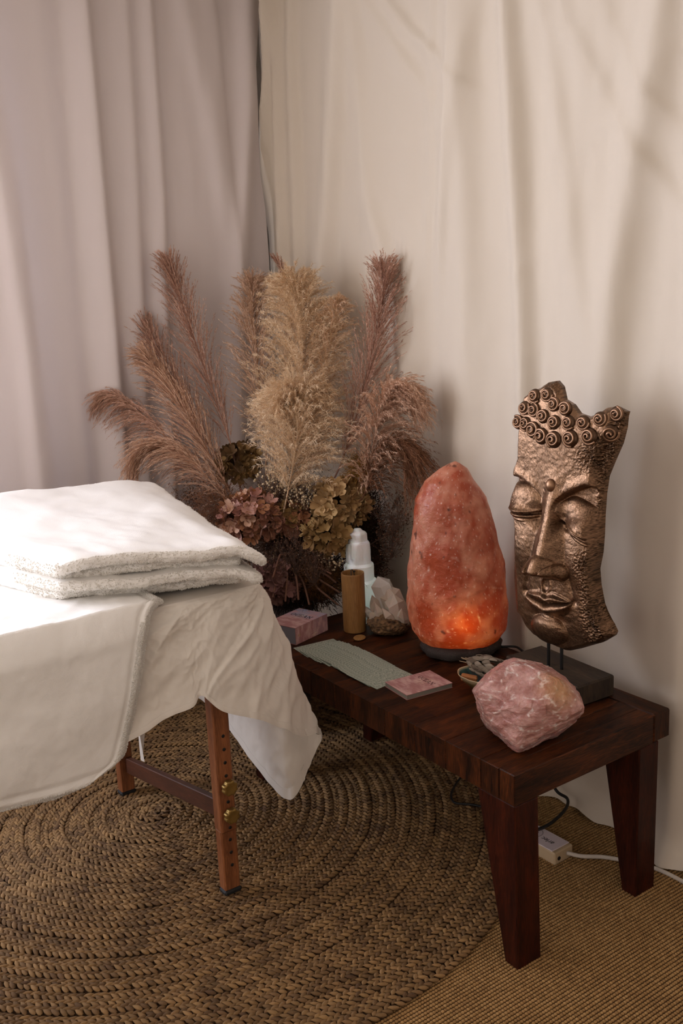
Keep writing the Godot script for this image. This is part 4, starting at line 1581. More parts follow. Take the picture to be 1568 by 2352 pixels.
func broken(a: float, y: float) -> float:
	var k := lump(a, y, 0.112, 0.585, 0.024, 0.026) + lump(a, y, 0.128, 0.620, 0.018, 0.016) + 1.1 * lump(a, y, 0.108, 0.335, 0.020, 0.030) + lump(a, y, 0.118, 0.24, 0.018, 0.07)
	k += smooth(0.112, 0.13, a - 0.035 * smooth(0.55, 0.68, y)) * 0.8
	k += 0.7 * lump(a, y, -0.108, 0.32, 0.008, 0.03) + 0.8 * lump(a, y, 0.005, 0.74, 0.03, 0.014)
	return clampf(k, 0.0, 1.0)


func statue() -> void:
	var th := deg_to_rad(7.0)
	var n := Vector3(-sin(th), 0, -cos(th))
	var across := Vector3(-cos(th), 0, sin(th))
	var at := V(0.256, TOP, 0.405)
	var o := thing("bronze_face", "broken bronze face sculpture with closed eyes and curled hair on a dark block", "sculpture", at)
	var right := [[0.184, 0.686], [0.181, 0.675], [0.179, 0.651], [0.17, 0.616], [0.15, 0.572], [0.136, 0.538], [0.13, 0.497], [0.127, 0.448], [0.126, 0.404], [0.123, 0.36], [0.115, 0.32], [0.119, 0.283], [0.129, 0.24], [0.144, 0.208], [0.155, 0.197], [0.165, 0.180]]
	var left := [[-0.087, 0.705], [-0.091, 0.675], [-0.097, 0.643], [-0.093, 0.628], [-0.095, 0.558], [-0.106, 0.533], [-0.106, 0.517], [-0.112, 0.48], [-0.122, 0.456], [-0.121, 0.433], [-0.106, 0.417], [-0.101, 0.394], [-0.105, 0.336], [-0.114, 0.318], [-0.116, 0.277], [-0.114, 0.236], [-0.108, 0.21], [-0.099, 0.18]]
	var top := [[-0.087, 0.705], [-0.066, 0.719], [-0.043, 0.727], [-0.021, 0.741], [0.001, 0.745], [0.015, 0.732], [0.023, 0.703], [0.045, 0.693], [0.062, 0.674], [0.087, 0.668], [0.114, 0.678], [0.134, 0.692], [0.158, 0.695], [0.184, 0.686]]
	var low := [[-0.099, 0.18], [-0.075, 0.165], [-0.063, 0.14], [-0.043, 0.124], [-0.015, 0.115], [0.02, 0.11], [0.046, 0.107], [0.08, 0.122], [0.137, 0.151], [0.161, 0.17], [0.165, 0.180]]
	var nu := 190
	var nv := 380
	var r := even(right, nv)
	var l := even(left, nv)
	var t := even(top, nu)
	var d := even(low, nu)
	var pits := noise(71, 1.0, FastNoiseLite.TYPE_CELLULAR, 2)
	var p := PackedVector3Array()
	var cs := PackedColorArray()
	var gold := lin(156, 122, 95)
	var umber := lin(22, 15, 10)
	for i in nu:
		var s := float(i) / (nu - 1)
		# from the middle of the back over the front rim, down the front and round to the back again
		for j in nv + 4:
			var back := j < 2 or j > nv + 1
			var v := clampf(float(j - 2) / (nv - 1), 0.0, 1.0)
			var jj := clampi(j - 2, 0, nv - 1)
			var a0 := Vector2(l[jj][0], l[jj][1]).lerp(Vector2(r[jj][0], r[jj][1]), s)
			var b0 := Vector2(t[i][0], t[i][1]).lerp(Vector2(d[i][0], d[i][1]), v)
			var c0 := Vector2(t[0][0], t[0][1]).lerp(Vector2(t[nu - 1][0], t[nu - 1][1]), s).lerp(Vector2(d[0][0], d[0][1]).lerp(Vector2(d[nu - 1][0], d[nu - 1][1]), s), v)
			var q := a0 + b0 - c0
			var rim := minf(minf(s, 1.0 - s) * 0.24, minf(v, 1.0 - v) * 0.56)
			var h := 0.0
			var brk := broken(q.x, q.y)
			if back:
				h = 0.0 if (j == 1 or j == nv + 2) else 0.012
				if j == 0 or j == nv + 3:
					q = q.lerp(Vector2(0.02, 0.42), 0.9)
			else:
				h = relief(q.x, q.y)
				h *= lerpf(0.42, 1.0, sqrt(smooth(0.0, 0.012, rim)))
				h += 0.0004 * fine.get_noise_2d(q.x * 260.0, q.y * 260.0) + 0.0008 * fine.get_noise_2d(q.x * 60.0, q.y * 60.0)
				h += brk * (0.0065 * fine.get_noise_2d(q.x * 130.0, q.y * 130.0) - 0.0045 * absf(fine.get_noise_2d(q.x * 70.0 + 9.0, q.y * 70.0)) - 0.001)
				h = maxf(h, 0.006)
				if i == 0 or i == nu - 1:
					h = 0.0
			p.append(across * q.x + n * h + Vector3(0, q.y, 0))
			var k := 0.66 + 0.75 * fine.get_noise_2d(q.x * 300.0 + 3.0, q.y * 300.0) + 0.25 * fine.get_noise_2d(q.x * 30.0, q.y * 30.0) - 0.3 * brk
			cs.append(umber.lerp(gold, clampf(k, 0.0, 1.0)))
	var b := MB.new()
	b.add_grid(nu, nv + 4, p, cs)
	var bronze := plain(Color.WHITE, 0.34, 0.9, true)
	bump(bronze, mats.pits, 0.022, 30.0)
	put("face", b.mesh(), bronze, o)
	var dot := MB.new()
	var prof := []
	for k in 9:
		var a := PI / 2 * k / 8
		prof.append(Vector2(cos(a) * 0.0125, sin(a) * 0.0115))
	dot.lathe(prof, 24, Vector3.ZERO, gold)
	var face_turn := Basis(across, n, Vector3.UP * -1.0)
	var dn := put("forehead_dot", dot.mesh(), bronze, o)
	dn.transform = Transform3D(Basis(across, n, across.cross(n)).scaled_local(Vector3(1, 1, 1.25)), across * 0.017 + Vector3(0, 0.512, 0) + n * (relief(0.017, 0.512) - 0.001))
	# snail-shell curls: a low dome with a spiral cord winding in to its middle
	var curl := MB.new()
	var cp := []
	for k in 8:
		var a := PI / 2 * k / 7
		cp.append(Vector2(cos(a) * 0.0142, sin(a) * 0.007))
	curl.lathe(cp, 24, Vector3.ZERO, umber.lerp(gold, 0.3))
	var path := []
	var rad := []
	for k in 46:
		var u := k / 45.0
		var a := u * TAU * 2.1 + 0.6
		var rr := lerpf(0.0132, 0.0016, pow(u, 0.9))
		path.append(Vector3(cos(a) * rr, 0.0035 + 0.0085 * u, sin(a) * rr))
		rad.append(lerpf(0.0026, 0.0018, u))
	curl.tube(path, rad, 7, umber.lerp(gold, 0.8))
	var cm := curl.mesh()
	var spots := [[-0.045, 0.71], [-0.01, 0.715], [-0.071, 0.681], [-0.043, 0.678], [0.011, 0.694], [0.043, 0.687], [-0.014, 0.666], [0.018, 0.655], [-0.063, 0.646], [0.055, 0.657], [0.092, 0.659], [0.131, 0.669], [0.166, 0.682], [-0.085, 0.648], [-0.039, 0.634], [-0.014, 0.622], [0.021, 0.617], [0.064, 0.623], [0.11, 0.631], [0.151, 0.64]]
	for k in spots.size():
		var q: Array = spots[k]
		var e := put("hair_curl", cm, bronze, o)
		var slope := Vector2(relief(q[0] + 0.008, q[1]) - relief(q[0] - 0.008, q[1]), relief(q[0], q[1] + 0.008) - relief(q[0], q[1] - 0.008)) / 0.016
		var nn := (n - across * slope.x * 0.7 - Vector3.UP * slope.y * 0.7).normalized()
		var xx := (across - nn * across.dot(nn)).normalized()
		var sc := 1.22 if k < 14 else 1.42
		e.transform = Transform3D(Basis(xx, nn, xx.cross(nn)).rotated(nn, k * 0.7).scaled(Vector3.ONE * sc), across * q[0] + Vector3(0, q[1], 0) + n * (minf(relief(q[0], q[1]), 0.05) - 0.002))
	for k in 2:
		var pin := MB.new()
		var a: float = [-0.018, 0.020][k]
		pin.tube([across * a + Vector3(0, 0.050, 0) + n * 0.014, across * a + Vector3(0, 0.155, 0) + n * 0.014], [0.0042], 10)
		put("pin", pin.mesh(), mats.black, o)
	var block := MB.new()
	var turn := Basis(Vector3.UP, deg_to_rad(-4.0))
	block.box(Vector3(0.002, 0.0262, 0.003), Vector3(0.252, 0.0524, 0.122), 0.004, Vector3.RIGHT, Color.WHITE, turn)
	var slab := wood(rgb(28, 20, 12), rgb(74, 56, 36), 77, 0.75, 40.0)
	put("plinth", block.mesh(), slab, o)


# ---------------------------------------------------------------- the smaller things on the bench
func small_things() -> void:
	crystal_tower()
	quartz_cluster()
	bamboo()
	cards()
	shell_bowl()


func crystal_tower() -> void:
	var o := thing("crystal_tower", "stepped white selenite tower lamp, lit from its foot, behind the bamboo tube", "lamp", V(0.985, TOP, 0.345))
	mats.tower = o
	var steps := [[0.0, 0.050], [0.118, 0.051], [0.123, 0.047], [0.126, 0.044], [0.168, 0.044], [0.172, 0.040], [0.176, 0.036], [0.215, 0.0365], [0.236, 0.034], [0.240, 0.031], [0.242, 0.0275], [0.263, 0.0265], [0.268, 0.023], [0.272, 0.015], [0.278, 0.010], [0.280, 0.0]]
	var rings := []
	rings.append(Vector2(0.0, 0.0))
	for k in steps.size() - 1:
		for e in 5:
			rings.append(Vector2(lerpf(steps[k][1], steps[k + 1][1], e / 5.0), lerpf(steps[k][0], steps[k + 1][0], e / 5.0)))
	rings.append(Vector2(0.0, 0.280))
	var b := MB.new()
	b.lathe(rings, 96, Vector3.ZERO, Color.WHITE, func(a, h):
		var lvl := floorf(h / 0.06)
		var sharp := absf(cos(a * 2.5 + lvl * 0.9))
		return 0.93 + 0.10 * sharp + 0.02 * fine.get_noise_2d(a * 9.0, h * 12.0) + 0.035 * fine.get_noise_2d(a * 2.0 + lvl * 7.0, h * 60.0))
	var m := plain(rgb(244, 243, 246), 0.5)
	m.subsurf_scatter_enabled = true
	m.subsurf_scatter_strength = 0.3
	m.backlight_enabled = true
	m.backlight = rgb(110, 116, 112)
	bump(m, mats.chips, 0.08, 8.0)
	put("crystal", b.mesh(), m, o)
	var glow := StandardMaterial3D.new()
	glow.albedo_color = rgb(240, 255, 250)
	glow.emission_enabled = true
	glow.emission = rgb(225, 255, 240)
	glow.emission_energy_multiplier = 1.0
	var bulb := MB.new()
	bulb.lathe([Vector2(0, -0.010), Vector2(0.008, -0.006), Vector2(0.010, 0), Vector2(0.007, 0.008), Vector2(0, 0.012)], 12)
	var at := V(0, 0.085, 0)
	put("bulb", bulb.mesh(), glow, o).position = at
	var light := OmniLight3D.new()
	light.name = "bulb_light"
	light.light_color = rgb(238, 255, 246)
	light.light_energy = 0.003
	light.light_size = 0.01
	light.omni_range = 5.0
	light.omni_attenuation = 2.0
	light.shadow_enabled = true
	light.position = at
	o.add_child(light)


# six-sided crystal point from a to its tip
func point(a: Vector3, tip: Vector3, r: float, head: float, twist := 0.0) -> ArrayMesh:
	var b := MB.new()
	var d := (tip - a).normalized()
	var x := d.cross(Vector3(0.3, 0.2, 0.9)).normalized()
	var z := d.cross(x)
	var neck := tip - d * head
	var mid := a.lerp(neck, 0.6)
	for k in 6:
		var a0 := TAU * k / 6 + twist
		var a1 := TAU * (k + 1) / 6 + twist
		var k0 := 1.0 + 0.18 * sin(k * 2.3 + twist)
		var k1 := 1.0 + 0.18 * sin(((k + 1) % 6) * 2.3 + twist)
		var e0 := (x * cos(a0) + z * sin(a0)) * r * k0
		var e1 := (x * cos(a1) + z * sin(a1)) * r * k1
		var s0 := head * 0.30 * sin(k * 1.9 + twist * 3.0)
		var s1 := head * 0.30 * sin(((k + 1) % 6) * 1.9 + twist * 3.0)
		b.facet([a + e0 * 1.08, a + e1 * 1.08, neck + e1 + d * s1, neck + e0 + d * s0], mid)
		b.facet([neck + e0 + d * s0, neck + e1 + d * s1, tip], mid)
		b.facet([a, a + e0 * 1.08, a + e1 * 1.08], mid)
	return b.mesh()


func quartz_cluster() -> void:
	var o := thing("quartz_cluster", "cluster of clear quartz points on a brown stone, left of the salt lamp", "crystal", V(0.845, TOP, 0.335))
	var clear := plain(rgb(226, 214, 204), 0.10)
	clear.refraction_enabled = true
	clear.refraction_scale = 0.05
	clear.albedo_color = Color(0.90, 0.86, 0.82, 0.55)
	var milky := plain(rgb(186, 170, 154), 0.22)
	milky.subsurf_scatter_enabled = true
	milky.subsurf_scatter_strength = 0.4
	milky.backlight_enabled = true
	milky.backlight = rgb(120, 112, 104)
	bump(milky, mats.chips, 0.05, 14.0)
	var planes := []
	for k in 16:
		var y := 1.0 - 2.0 * (k + 0.5) / 16
		var a := k * 2.4
		var r := sqrt(1.0 - y * y)
		planes.append([cos(a) * r, y, sin(a) * r, 0.052 * (1.0 + 0.12 * sin(k * 3.7))])
	var shape := func(c: Vector3) -> Vector3:
		var d := sphere_dir(c)
		var p := d * facets(d, planes, 14.0)
		p *= 1.0 + 0.06 * fine.get_noise_3d(p.x * 60.0, p.y * 60.0, p.z * 60.0) + 0.05 * fine.get_noise_3d(p.x * 160.0, p.y * 160.0, p.z * 160.0)
		return Vector3(p.x * 1.12, maxf(p.y * 0.60 + 0.026, 0.001), p.z * 1.12)
	var tint := func(p: Vector3, _c: Vector3) -> Color:
		var k := 0.5 + 0.8 * fine.get_noise_3d(p.x * 90.0, p.y * 90.0, p.z * 90.0)
		return lin(40, 28, 18).lerp(lin(132, 100, 66), clampf(k, 0.0, 1.0))
	put("matrix", ball(40, shape, tint), mats.vert, o)
	var pts := [
		[V(-0.01, 0.03, 0.030), V(0.060, 0.148, 0.018), 0.028, 0.030], [V(-0.03, 0.02, 0.030), V(0.026, 0.128, 0.022), 0.027, 0.035], [V(-0.035, 0.02, 0.01), V(-0.012, 0.112, 0.018), 0.026, 0.03],
		[V(0.02, 0.04, -0.01), V(0.052, 0.100, -0.012), 0.018, 0.025], [V(0.0, 0.04, -0.02), V(0.016, 0.090, -0.030), 0.019, 0.03], [V(-0.03, 0.03, 0.0), V(-0.018, 0.082, -0.03), 0.020, 0.03],
		[V(0.03, 0.03, -0.02), V(0.056, 0.074, -0.040), 0.015, 0.025], [V(-0.045, 0.03, 0.02), V(-0.058, 0.082, 0.01), 0.017, 0.03], [V(0.01, 0.035, -0.03), V(0.012, 0.066, -0.052), 0.013, 0.02], [V(0.03, 0.05, 0.0), V(0.045, 0.085, 0.01), 0.013, 0.02]]
	for k in pts.size():
		put("crystal_point", point(pts[k][0], pts[k][1], pts[k][2], pts[k][3], k * 0.8), clear if k in [0, 6] else milky, o)


func bamboo() -> void:
	var o := thing("bamboo_chime", "upright bamboo tube chime with an open top, in front of the white tower", "chime", V(0.914, TOP, 0.270))
	var b := MB.new()
	b.lathe([Vector2(0.0, 0.0), Vector2(0.031, 0.0), Vector2(0.0328, 0.002), Vector2(0.0332, 0.06), Vector2(0.0332, 0.17), Vector2(0.0328, 0.1745), Vector2(0.0318, 0.175), Vector2(0.0304, 0.1742), Vector2(0.030, 0.17), Vector2(0.030, 0.10), Vector2(0.0, 0.10)], 56)
	for k in b.v.size():
		b.uv[k] = Vector2(b.v[k].y, atan2(b.v[k].z, b.v[k].x) * 0.032)
	var cane := wood(rgb(126, 88, 46), rgb(176, 132, 78), 83, 0.45, 60.0)
	put("tube", b.mesh(), cane, o)
	var bar := MB.new()
	bar.box(V(0, 0.160, 0), V(0.058, 0.007, 0.009), 0.001, Vector3.RIGHT, Color.WHITE, Basis(Vector3.UP, 0.9))
	put("crossbar", bar.mesh(), mats.oak, o)
	var loop := MB.new()
	loop.tube(curve([V(0.006, 0.160, 0.012), V(0.012, 0.176, 0.010), V(0.006, 0.1815, 0.001), V(-0.004, 0.181, -0.008), V(-0.010, 0.172, -0.012), V(-0.006, 0.160, -0.012)], 6), [0.0014], 6)
	put("cord", loop.mesh(), mats.black, o)
	var knot := ball(6, func(c): return V(0.010, 0.173, 0.014) + sphere_dir(c) * 0.0034)
	put("bead", knot, mats.black, o)
	var leaf := MB.new()
	var p := PackedVector3Array()
	for i in 28:
		var a := TAU * i / 28
		var r := 0.020 * (1.0 + 0.28 * cos(a))
		for q in [[0.0, 0.006], [0.7, 0.0055], [0.95, 0.0042], [1.0, 0.003], [0.95, 0.0015], [0.0, 0.0012]]:
			p.append(V(cos(a) * r * q[0] * 1.15, q[1], sin(a) * r * q[0] * 0.85))
	leaf.add_grid(28, 6, p, PackedColorArray(), PackedVector2Array(), true, true)
	for k in leaf.v.size():
		leaf.uv[k] = Vector2(leaf.v[k].x, leaf.v[k].z)
	var w := solo("wooden_paddle", leaf.mesh(), cane, "small oval wooden paddle lying in front of the bamboo tube", "pendant")
	w.position = V(0.853, TOP, 0.243)
	w.rotation.y = 2.3


func pasted(w: int, h: int, at: Callable) -> StandardMaterial3D:
	var m := plain(Color.WHITE, 0.55)
	m.albedo_texture = picture(w, h, at)
	m.texture_repeat = false
	return m


# a flat rectangle lying on top, u along x, v along z
func sheet_of(size: Vector2, y: float) -> ArrayMesh:
	var b := MB.new()
	b.add_grid(2, 2, PackedVector3Array([V(-size.x / 2, y, -size.y / 2), V(-size.x / 2, y, size.y / 2), V(size.x / 2, y, -size.y / 2), V(size.x / 2, y, size.y / 2)]), PackedColorArray(), PackedVector2Array([Vector2(0, 0), Vector2(0, 1), Vector2(1, 0), Vector2(1, 1)]))
	if b.nn[0].y < 0.0:
		for k in 4:
			b.nn[k] = -b.nn[k]
		b.ix = PackedInt32Array([b.ix[0], b.ix[2], b.ix[1], b.ix[3], b.ix[5], b.ix[4]])
	return b.mesh()


func lettering(text: String, height: float, c: Color, parent: Node3D, font_name := "Droid Serif") -> MeshInstance3D:
	var t := TextMesh.new()
	t.text = text
	var f := SystemFont.new()
	f.font_names = PackedStringArray([font_name])
	t.font = f
	t.font_size = 32
	t.pixel_size = height / 24.0
	t.depth = 0.0004
	return put("lettering", t, plain(c, 0.6), parent)


func cards() -> void:
	# painted box of the deck
	var n1 := noise(91, 0.018)
	var n2 := noise(92, 0.05)
	var painting := func(seed_: float, cold: float) -> Callable:
		return func(y, x):
			var k := n1.get_noise_2d(x * 0.7 + seed_, y * 2.6) + 0.45 * n2.get_noise_2d(x * 0.6 + seed_, y * 2.4)
			var sky := rgb(150, 156, 178).lerp(rgb(186, 148, 152), clampf(0.5 + k * 1.2, 0.0, 1.0))
			var sea := rgb(170, 122, 120).lerp(rgb(204, 168, 164), clampf(0.45 + k * 1.3, 0.0, 1.0))
			var c := sea.lerp(sky, smooth(0.45, 0.62, y / 128.0 + 0.15 * k) * cold)
			var castle := smooth(0.30, 0.05, absf(x / 128.0 - 0.5)) * smooth(0.25, 0.05, absf(y / 128.0 - 0.62)) * smooth(-0.1, 0.4, n2.get_noise_2d(x * 2.2, y * 0.6 + seed_))
			return c.lerp(rgb(226, 208, 180), 0.7 * castle)
	var box := thing("card_box", "closed pink and grey painted oracle card box at the far end of the bench", "box", V(0.927 + 0.071, TOP, 0.075 + 0.053), 0.0)
	var ux := V(0.042, 0, 0.138).normalized()
	var uz := V(0.138, 0, -0.042).normalized()
	box.transform.basis = Basis(ux, Vector3.UP, ux.cross(Vector3.UP))
	var sz := V(0.144, 0.050, 0.105)
	var body := MB.new()
	body.box(V(0, 0.025, 0), V(0.142, 0.047, 0.103), 0.0006)
	put("tray", body.mesh(), plain(rgb(132, 130, 138), 0.6), box)
	for y in [0.0008, 0.0492]:
		var lid := MB.new()
		lid.box(V(0, y, 0), V(0.144, 0.0016, 0.105), 0.0004)
		put("cover_board", lid.mesh(), plain(rgb(164, 112, 112), 0.6), box)
	var spine := MB.new()
	spine.box(V(0, 0.025, 0.0522), V(0.144, 0.050, 0.0012), 0.0003)
	put("front_flap", spine.mesh(), plain(rgb(150, 116, 118), 0.6), box)
	put("printed_cover", sheet_of(Vector2(0.143, 0.104), 0.0503), pasted(128, 128, painting.call(0.0, 1.0)), box)
	var side := put("printed_front", sheet_of(Vector2(0.143, 0.049), 0.0), pasted(128, 64, painting.call(300.0, 0.25)), box)
	side.transform = Transform3D(Basis(Vector3.RIGHT, PI / 2), V(0, 0.025, 0.0530))
	var word := lettering("OCEAN", 0.017, rgb(58, 46, 60), box)
	word.transform = Transform3D(Basis(Vector3.BACK, Vector3.RIGHT, Vector3.UP), V(0.018, 0.0506, 0.0))
	var sign_ := MB.new()
	var sp := []
	for k in 30:
		var a := k * 0.42
		sp.append(V(cos(a) * (0.0012 + k * 0.00014), sin(a) * (0.0012 + k * 0.00014), 0))
	sign_.tube(sp, [0.0004], 5)
	put("spiral_emblem", sign_.mesh(), plain(rgb(196, 160, 120), 0.6), box).position = V(-0.056, 0.026, 0.0532)

	# guide booklet in front of the cards
	var book := thing("booklet", "small pink guide booklet lying in front of the fanned cards", "book", V(0.4735, TOP, 0.1435))
	var bx := V(-0.015, 0, 0.133).normalized()
	book.transform.basis = Basis(bx, Vector3.UP, bx.cross(Vector3.UP))
	var pages := MB.new()
	pages.box(V(0, 0.0062, 0), V(0.132, 0.0112, 0.099), 0.0003)
	var edge := plain(Color.WHITE, 0.8)
	edge.albedo_texture = picture(16, 64, func(_x, y):
		var k := 0.50 + 0.06 * sin(y * 1.9) + 0.04 * sin(y * 5.3)
		return Color(k, k * 0.95, k * 0.86))
	edge.uv1_scale = Vector3(1, 90, 1)
	put("page_block", pages.mesh(), edge, book)
	for y in [0.0004, 0.0122]:
		var cv := MB.new()
		cv.box(V(0, y, 0), V(0.134, 0.0008, 0.101), 0.0002)
		put("cover", cv.mesh(), plain(rgb(172, 112, 110), 0.55), book)
	put("printed_cover", sheet_of(Vector2(0.133, 0.100), 0.0127), pasted(128, 128, painting.call(700.0, 0.0)), book)
	var w2 := lettering("OCEAN", 0.014, rgb(96, 56, 60), book)
	w2.transform = Transform3D(Basis(Vector3.BACK, Vector3.RIGHT, Vector3.UP), V(0.022, 0.0130, 0.0))

	# fanned cards, each leaning on the one before
	var n3 := noise(95, 0.045)
	var marble := pasted(192, 256, func(x, y):
		var k := n3.get_noise_2d(x * 0.8 + y * 0.5, y * 2.4 - x * 0.5) + 0.5 * n3.get_noise_2d(x * 2.4, y * 5.0)
		return rgb(128, 140, 126).lerp(rgb(182, 188, 174), clampf(0.5 + 1.1 * k, 0.0, 1.0)))
	var green := plain(rgb(74, 96, 82), 0.6)
	var card := MB.new()
	card.box(V(0, 0, 0), V(0.088, 0.0005, 0.127), 0.0)
	var cm := card.mesh()
	var top := sheet_of(Vector2(0.0875, 0.1265), 0.0003)
	var count := 25
	for k in count:
		var u := float(k) / (count - 1)
		var label := "pale green marbled oracle card in the middle of the fanned row"
		if k == 0:
			label = "pale green oracle card at the far end of the row, set a little apart"
		elif k == count - 1:
			label = "topmost pale green oracle card, nearest to the pink booklet"
		var c := thing("oracle_card", label, "card", Vector3.ZERO, 0.0, "" if k == 0 or k == count - 1 else "fanned oracle cards")
		put("edge", cm, green, c)
		put("printed_back", top, marble, c)
		var x := 0.862 if k == 0 else lerpf(0.826, 0.578, (k - 1.0) / (count - 2))
		var z := 0.114 + 0.008 * sin(u * PI) + (rng.randf_range(-0.003, 0.003) if k > 0 else 0.0)
		var turn := lerpf(-0.10, 0.06, u) + rng.randf_range(-0.025, 0.025)
		var tilt := 0.0 if k == 0 else 0.042
		c.transform = Transform3D(Basis(Vector3.UP, turn) * Basis(Vector3.BACK, tilt), V(x, TOP + (0.0004 if k == 0 else 0.0026), z))


func shell_bowl() -> void:
	var o := thing("abalone_shell", "small shell bowl with a pale rim behind the rose quartz", "bowl", V(0.350, TOP, 0.258))
	var b := MB.new()
	var p := PackedVector3Array()
	for i in 56:
		var a := TAU * i / 56
		var grow := 1.0 + 0.05 * sin(a * 2.0 + 0.7) + 0.012 * sin(a * 9.0)
		for q in [[0.0, 0.0], [0.30, 0.001], [0.62, 0.011], [0.86, 0.026], [1.0, 0.040], [1.01, 0.0418], [0.98, 0.0415], [0.93, 0.036], [0.80, 0.025], [0.58, 0.012], [0.30, 0.005], [0.0, 0.004]]:
			p.append(V(cos(a) * 0.072 * q[0] * grow, q[1], sin(a) * 0.058 * q[0] * grow))
	b.add_grid(56, 12, p, PackedColorArray(), PackedVector2Array(), true, true)
	for k in b.v.size():
		var row := k % 12
		var w := b.v[k]
		var c := lin(120, 96, 58)
		if row in [4, 5, 6]:
			c = lin(206, 186, 150)
		elif row > 6:
			c = lin(26, 34, 34).lerp(lin(84, 116, 110), clampf(0.4 + 1.6 * fine.get_noise_3d(w.x * 40.0, w.y * 40.0, w.z * 40.0), 0.0, 1.0)).lerp(lin(110, 70, 84), clampf(1.4 * fine.get_noise_3d(w.x * 50.0 + 8.0, w.y * 50.0, w.z * 50.0), 0.0, 1.0))
		b.col[k] = c
	put("shell", b.mesh(), plain(Color.WHITE, 0.3, 0.15, true), o)
	o.rotation.y = 0.5
	# bundle of dried sage: overlapping grey leaves bound with twine
	var s := thing("sage_bundle", "bundle of grey dried sage leaves tied with twine, lying in the shell bowl", "herb bundle")
	var a0 := V(0.425, TOP + 0.052, 0.262)
	var a1 := V(0.318, TOP + 0.058, 0.268)
	var ax := (a1 - a0).normalized()
	var tones := [plain(rgb(122, 108, 92), 0.95), plain(rgb(98, 84, 70), 0.95), plain(rgb(138, 124, 108), 0.95)]
	var leaf := MB.new()
	var lp := PackedVector3Array()
	for i in 8:
		var u := i / 7.0
		for j in 5:
			var w := (j - 2) / 2.0
			lp.append(V(u * 0.036, 0.004 * sin(u * PI) - 0.003 * w * w, w * 0.0066 * sin(PI * clampf(u * 0.92 + 0.06, 0, 1))))
	leaf.add_grid(8, 5, lp)
	var lm := leaf.mesh()
	for k in 64:
		var t := rng.randf_range(0.15, 0.95)
		var ang := k * 2.4
		var side := ax.cross(Vector3.UP).normalized()
		var up := side.cross(ax)
		var out := side * cos(ang) + up * sin(ang)
		var r := 0.019 * smooth(0.0, 0.5, t) + 0.005
		var f := put("leaf", lm, tones[k % 3], s)
		var dir := (ax + out * rng.randf_range(-0.1, 0.35)).normalized()
		var nrm := (out - dir * out.dot(dir)).normalized()
		f.transform = Transform3D(Basis(dir, nrm, dir.cross(nrm)), a0 + ax * 0.10 * t + out * r - dir * 0.016)
	var stems := MB.new()
	for k in 12:
		var e := V(rng.randf_range(-1, 1), rng.randf_range(-1, 1), rng.randf_range(-1, 1)) * 0.008
		stems.tube([a0 - ax * rng.randf_range(0.006, 0.02) + e, a0 + ax * 0.04 + e * 0.6, a0 + ax * 0.09 + e], [0.0012], 5)
	put("stems", stems.mesh(), plain(rgb(150, 128, 100), 0.9), s)
	var twine := MB.new()
	var tw := []
	for k in 60:
		var u := k / 59.0
		var ang := u * TAU * 4.0
		var side := ax.cross(Vector3.UP).normalized()
		var up := side.cross(ax)
		tw.append(a0 + ax * (0.012 + 0.035 * (u if u < 0.5 else 1.0 - u) * 2.0) + (side * cos(ang) + up * sin(ang)) * (0.011 + 0.011 * minf(u, 1.0 - u) * 2.0))
	twine.tube(tw, [0.0009], 5)
	put("twine", twine.mesh(), plain(rgb(190, 170, 136), 0.9), s)
	var chip := MB.new()
	chip.box(Vector3.ZERO, V(0.040, 0.016, 0.017), 0.003)
	var w := solo("wood_chip", chip.mesh(), plain(rgb(168, 108, 62), 0.8), "short orange brown stick of wood in the shell bowl beside the sage", "wood")
	w.transform = Transform3D(Basis(Vector3.UP, 0.75) * Basis(Vector3.BACK, 0.18), V(0.378, TOP + 0.031, 0.225))


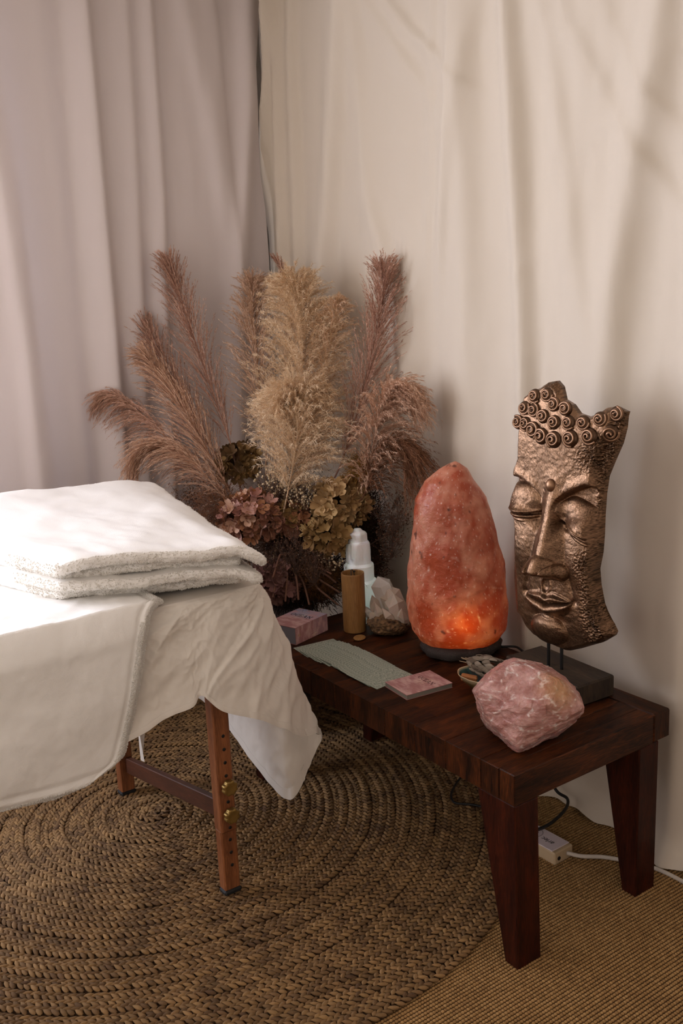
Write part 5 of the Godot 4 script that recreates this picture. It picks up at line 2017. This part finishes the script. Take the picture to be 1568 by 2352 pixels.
# ---------------------------------------------------------------- power strip and cords on the floor
func power() -> void:
	var o := thing("power_strip", "white power strip with round sockets on the carpet behind the bench leg", "power strip")
	var mid := V(0.362, 0.0, 0.378)
	var ahead := V(-1.0, 0, 0.02).normalized()          # towards its near end, along the strip
	o.transform = Transform3D(Basis(ahead, Vector3.UP, ahead.cross(Vector3.UP)), mid)
	var b := MB.new()
	b.box(V(0.04, 0.017, 0), V(0.22, 0.034, 0.068), 0.003)
	put("case", b.mesh(), plain(rgb(196, 172, 138), 0.6), o)
	var f := MB.new()
	f.box(V(0.036, 0.035, 0), V(0.208, 0.003, 0.064), 0.0012)
	put("face_plate", f.mesh(), plain(rgb(214, 200, 204), 0.5), o)
	for k in 3:
		var x := 0.052 - k * 0.047
		var ring := MB.new()
		ring.lathe([Vector2(0.0205, 0.0), Vector2(0.0212, 0.0008), Vector2(0.0222, 0.0008), Vector2(0.0228, 0.0)], 40, V(x, 0.0364, 0))
		put("socket_ring", ring.mesh(), plain(rgb(150, 138, 142), 0.5), o)
		for e in 3:
			var a: float = [0.5, -0.5, 0.0][e]
			var slot := MB.new()
			var p: Vector3 = [V(0.004, 0, 0.008), V(0.004, 0, -0.008), V(-0.009, 0, 0)][e]
			slot.box(Vector3.ZERO, V(0.0085, 0.0006, 0.0022), 0.0)
			put("slot", slot.mesh(), mats.black, o).transform = Transform3D(Basis(Vector3.UP, a), V(x, 0.0368, 0) + p)
	var light := MB.new()
	light.lathe([Vector2(0, 0), Vector2(0.003, 0), Vector2(0.003, 0.0008), Vector2(0, 0.001)], 16, V(0.035, 0.0364, 0.026))
	put("indicator", light.mesh(), mats.black, o)
	var button := MB.new()
	button.lathe([Vector2(0, 0), Vector2(0.0055, 0), Vector2(0.005, 0.0015), Vector2(0, 0.0018)], 20)
	put("reset_button", button.mesh(), mats.black, o).transform = Transform3D(Basis(Vector3.BACK, -PI / 2), V(0.150, 0.016, 0.018))
	var word := lettering("arlec", 0.013, rgb(60, 52, 54), o, "Droid Sans")
	word.transform = Transform3D(Basis(Vector3.UP, PI) * Basis(Vector3.RIGHT, -PI / 2), V(0.100, 0.0368, 0.004))
	var white := plain(rgb(208, 198, 186), 0.5)
	var c := MB.new()
	c.tube(curve([mid + o.basis * V(0.148, 0.018, -0.012), V(0.185, 0.014, 0.415), V(0.150, 0.010, 0.460), V(0.10, 0.0075, 0.495), V(0.04, 0.0075, 0.520), V(-0.03, 0.0075, 0.525), V(-0.14, 0.0075, 0.52), V(-0.30, 0.0075, 0.53)], 8), [0.0052], 10)
	put("power_cord", c.mesh(), white, o).transform = o.transform.affine_inverse()
	var k1 := MB.new()
	k1.tube(curve([V(0.44, 0.24, 0.555), V(0.43, 0.12, 0.55), V(0.395, 0.060, 0.55), V(0.350, 0.055, 0.545), V(0.318, 0.055, 0.505), V(0.300, 0.052, 0.445), V(0.298, 0.048, 0.395), V(0.32, 0.040, 0.345), V(0.36, 0.010, 0.31)], 8), [0.0042], 8)
	put("power_cord", k1.mesh(), mats.black, mats.salt_lamp).position = -mats.salt_lamp.position
	var k2 := MB.new()
	k2.tube(curve([V(0.70, 0.03, 0.49), V(0.672, 0.024, 0.455), V(0.640, 0.022, 0.40), V(0.610, 0.021, 0.360), V(0.572, 0.021, 0.340), V(0.535, 0.020, 0.37), V(0.47, 0.012, 0.42)], 8), [0.0032], 8)
	put("power_cord", k2.mesh(), mats.black, mats.tower).position = -mats.tower.position
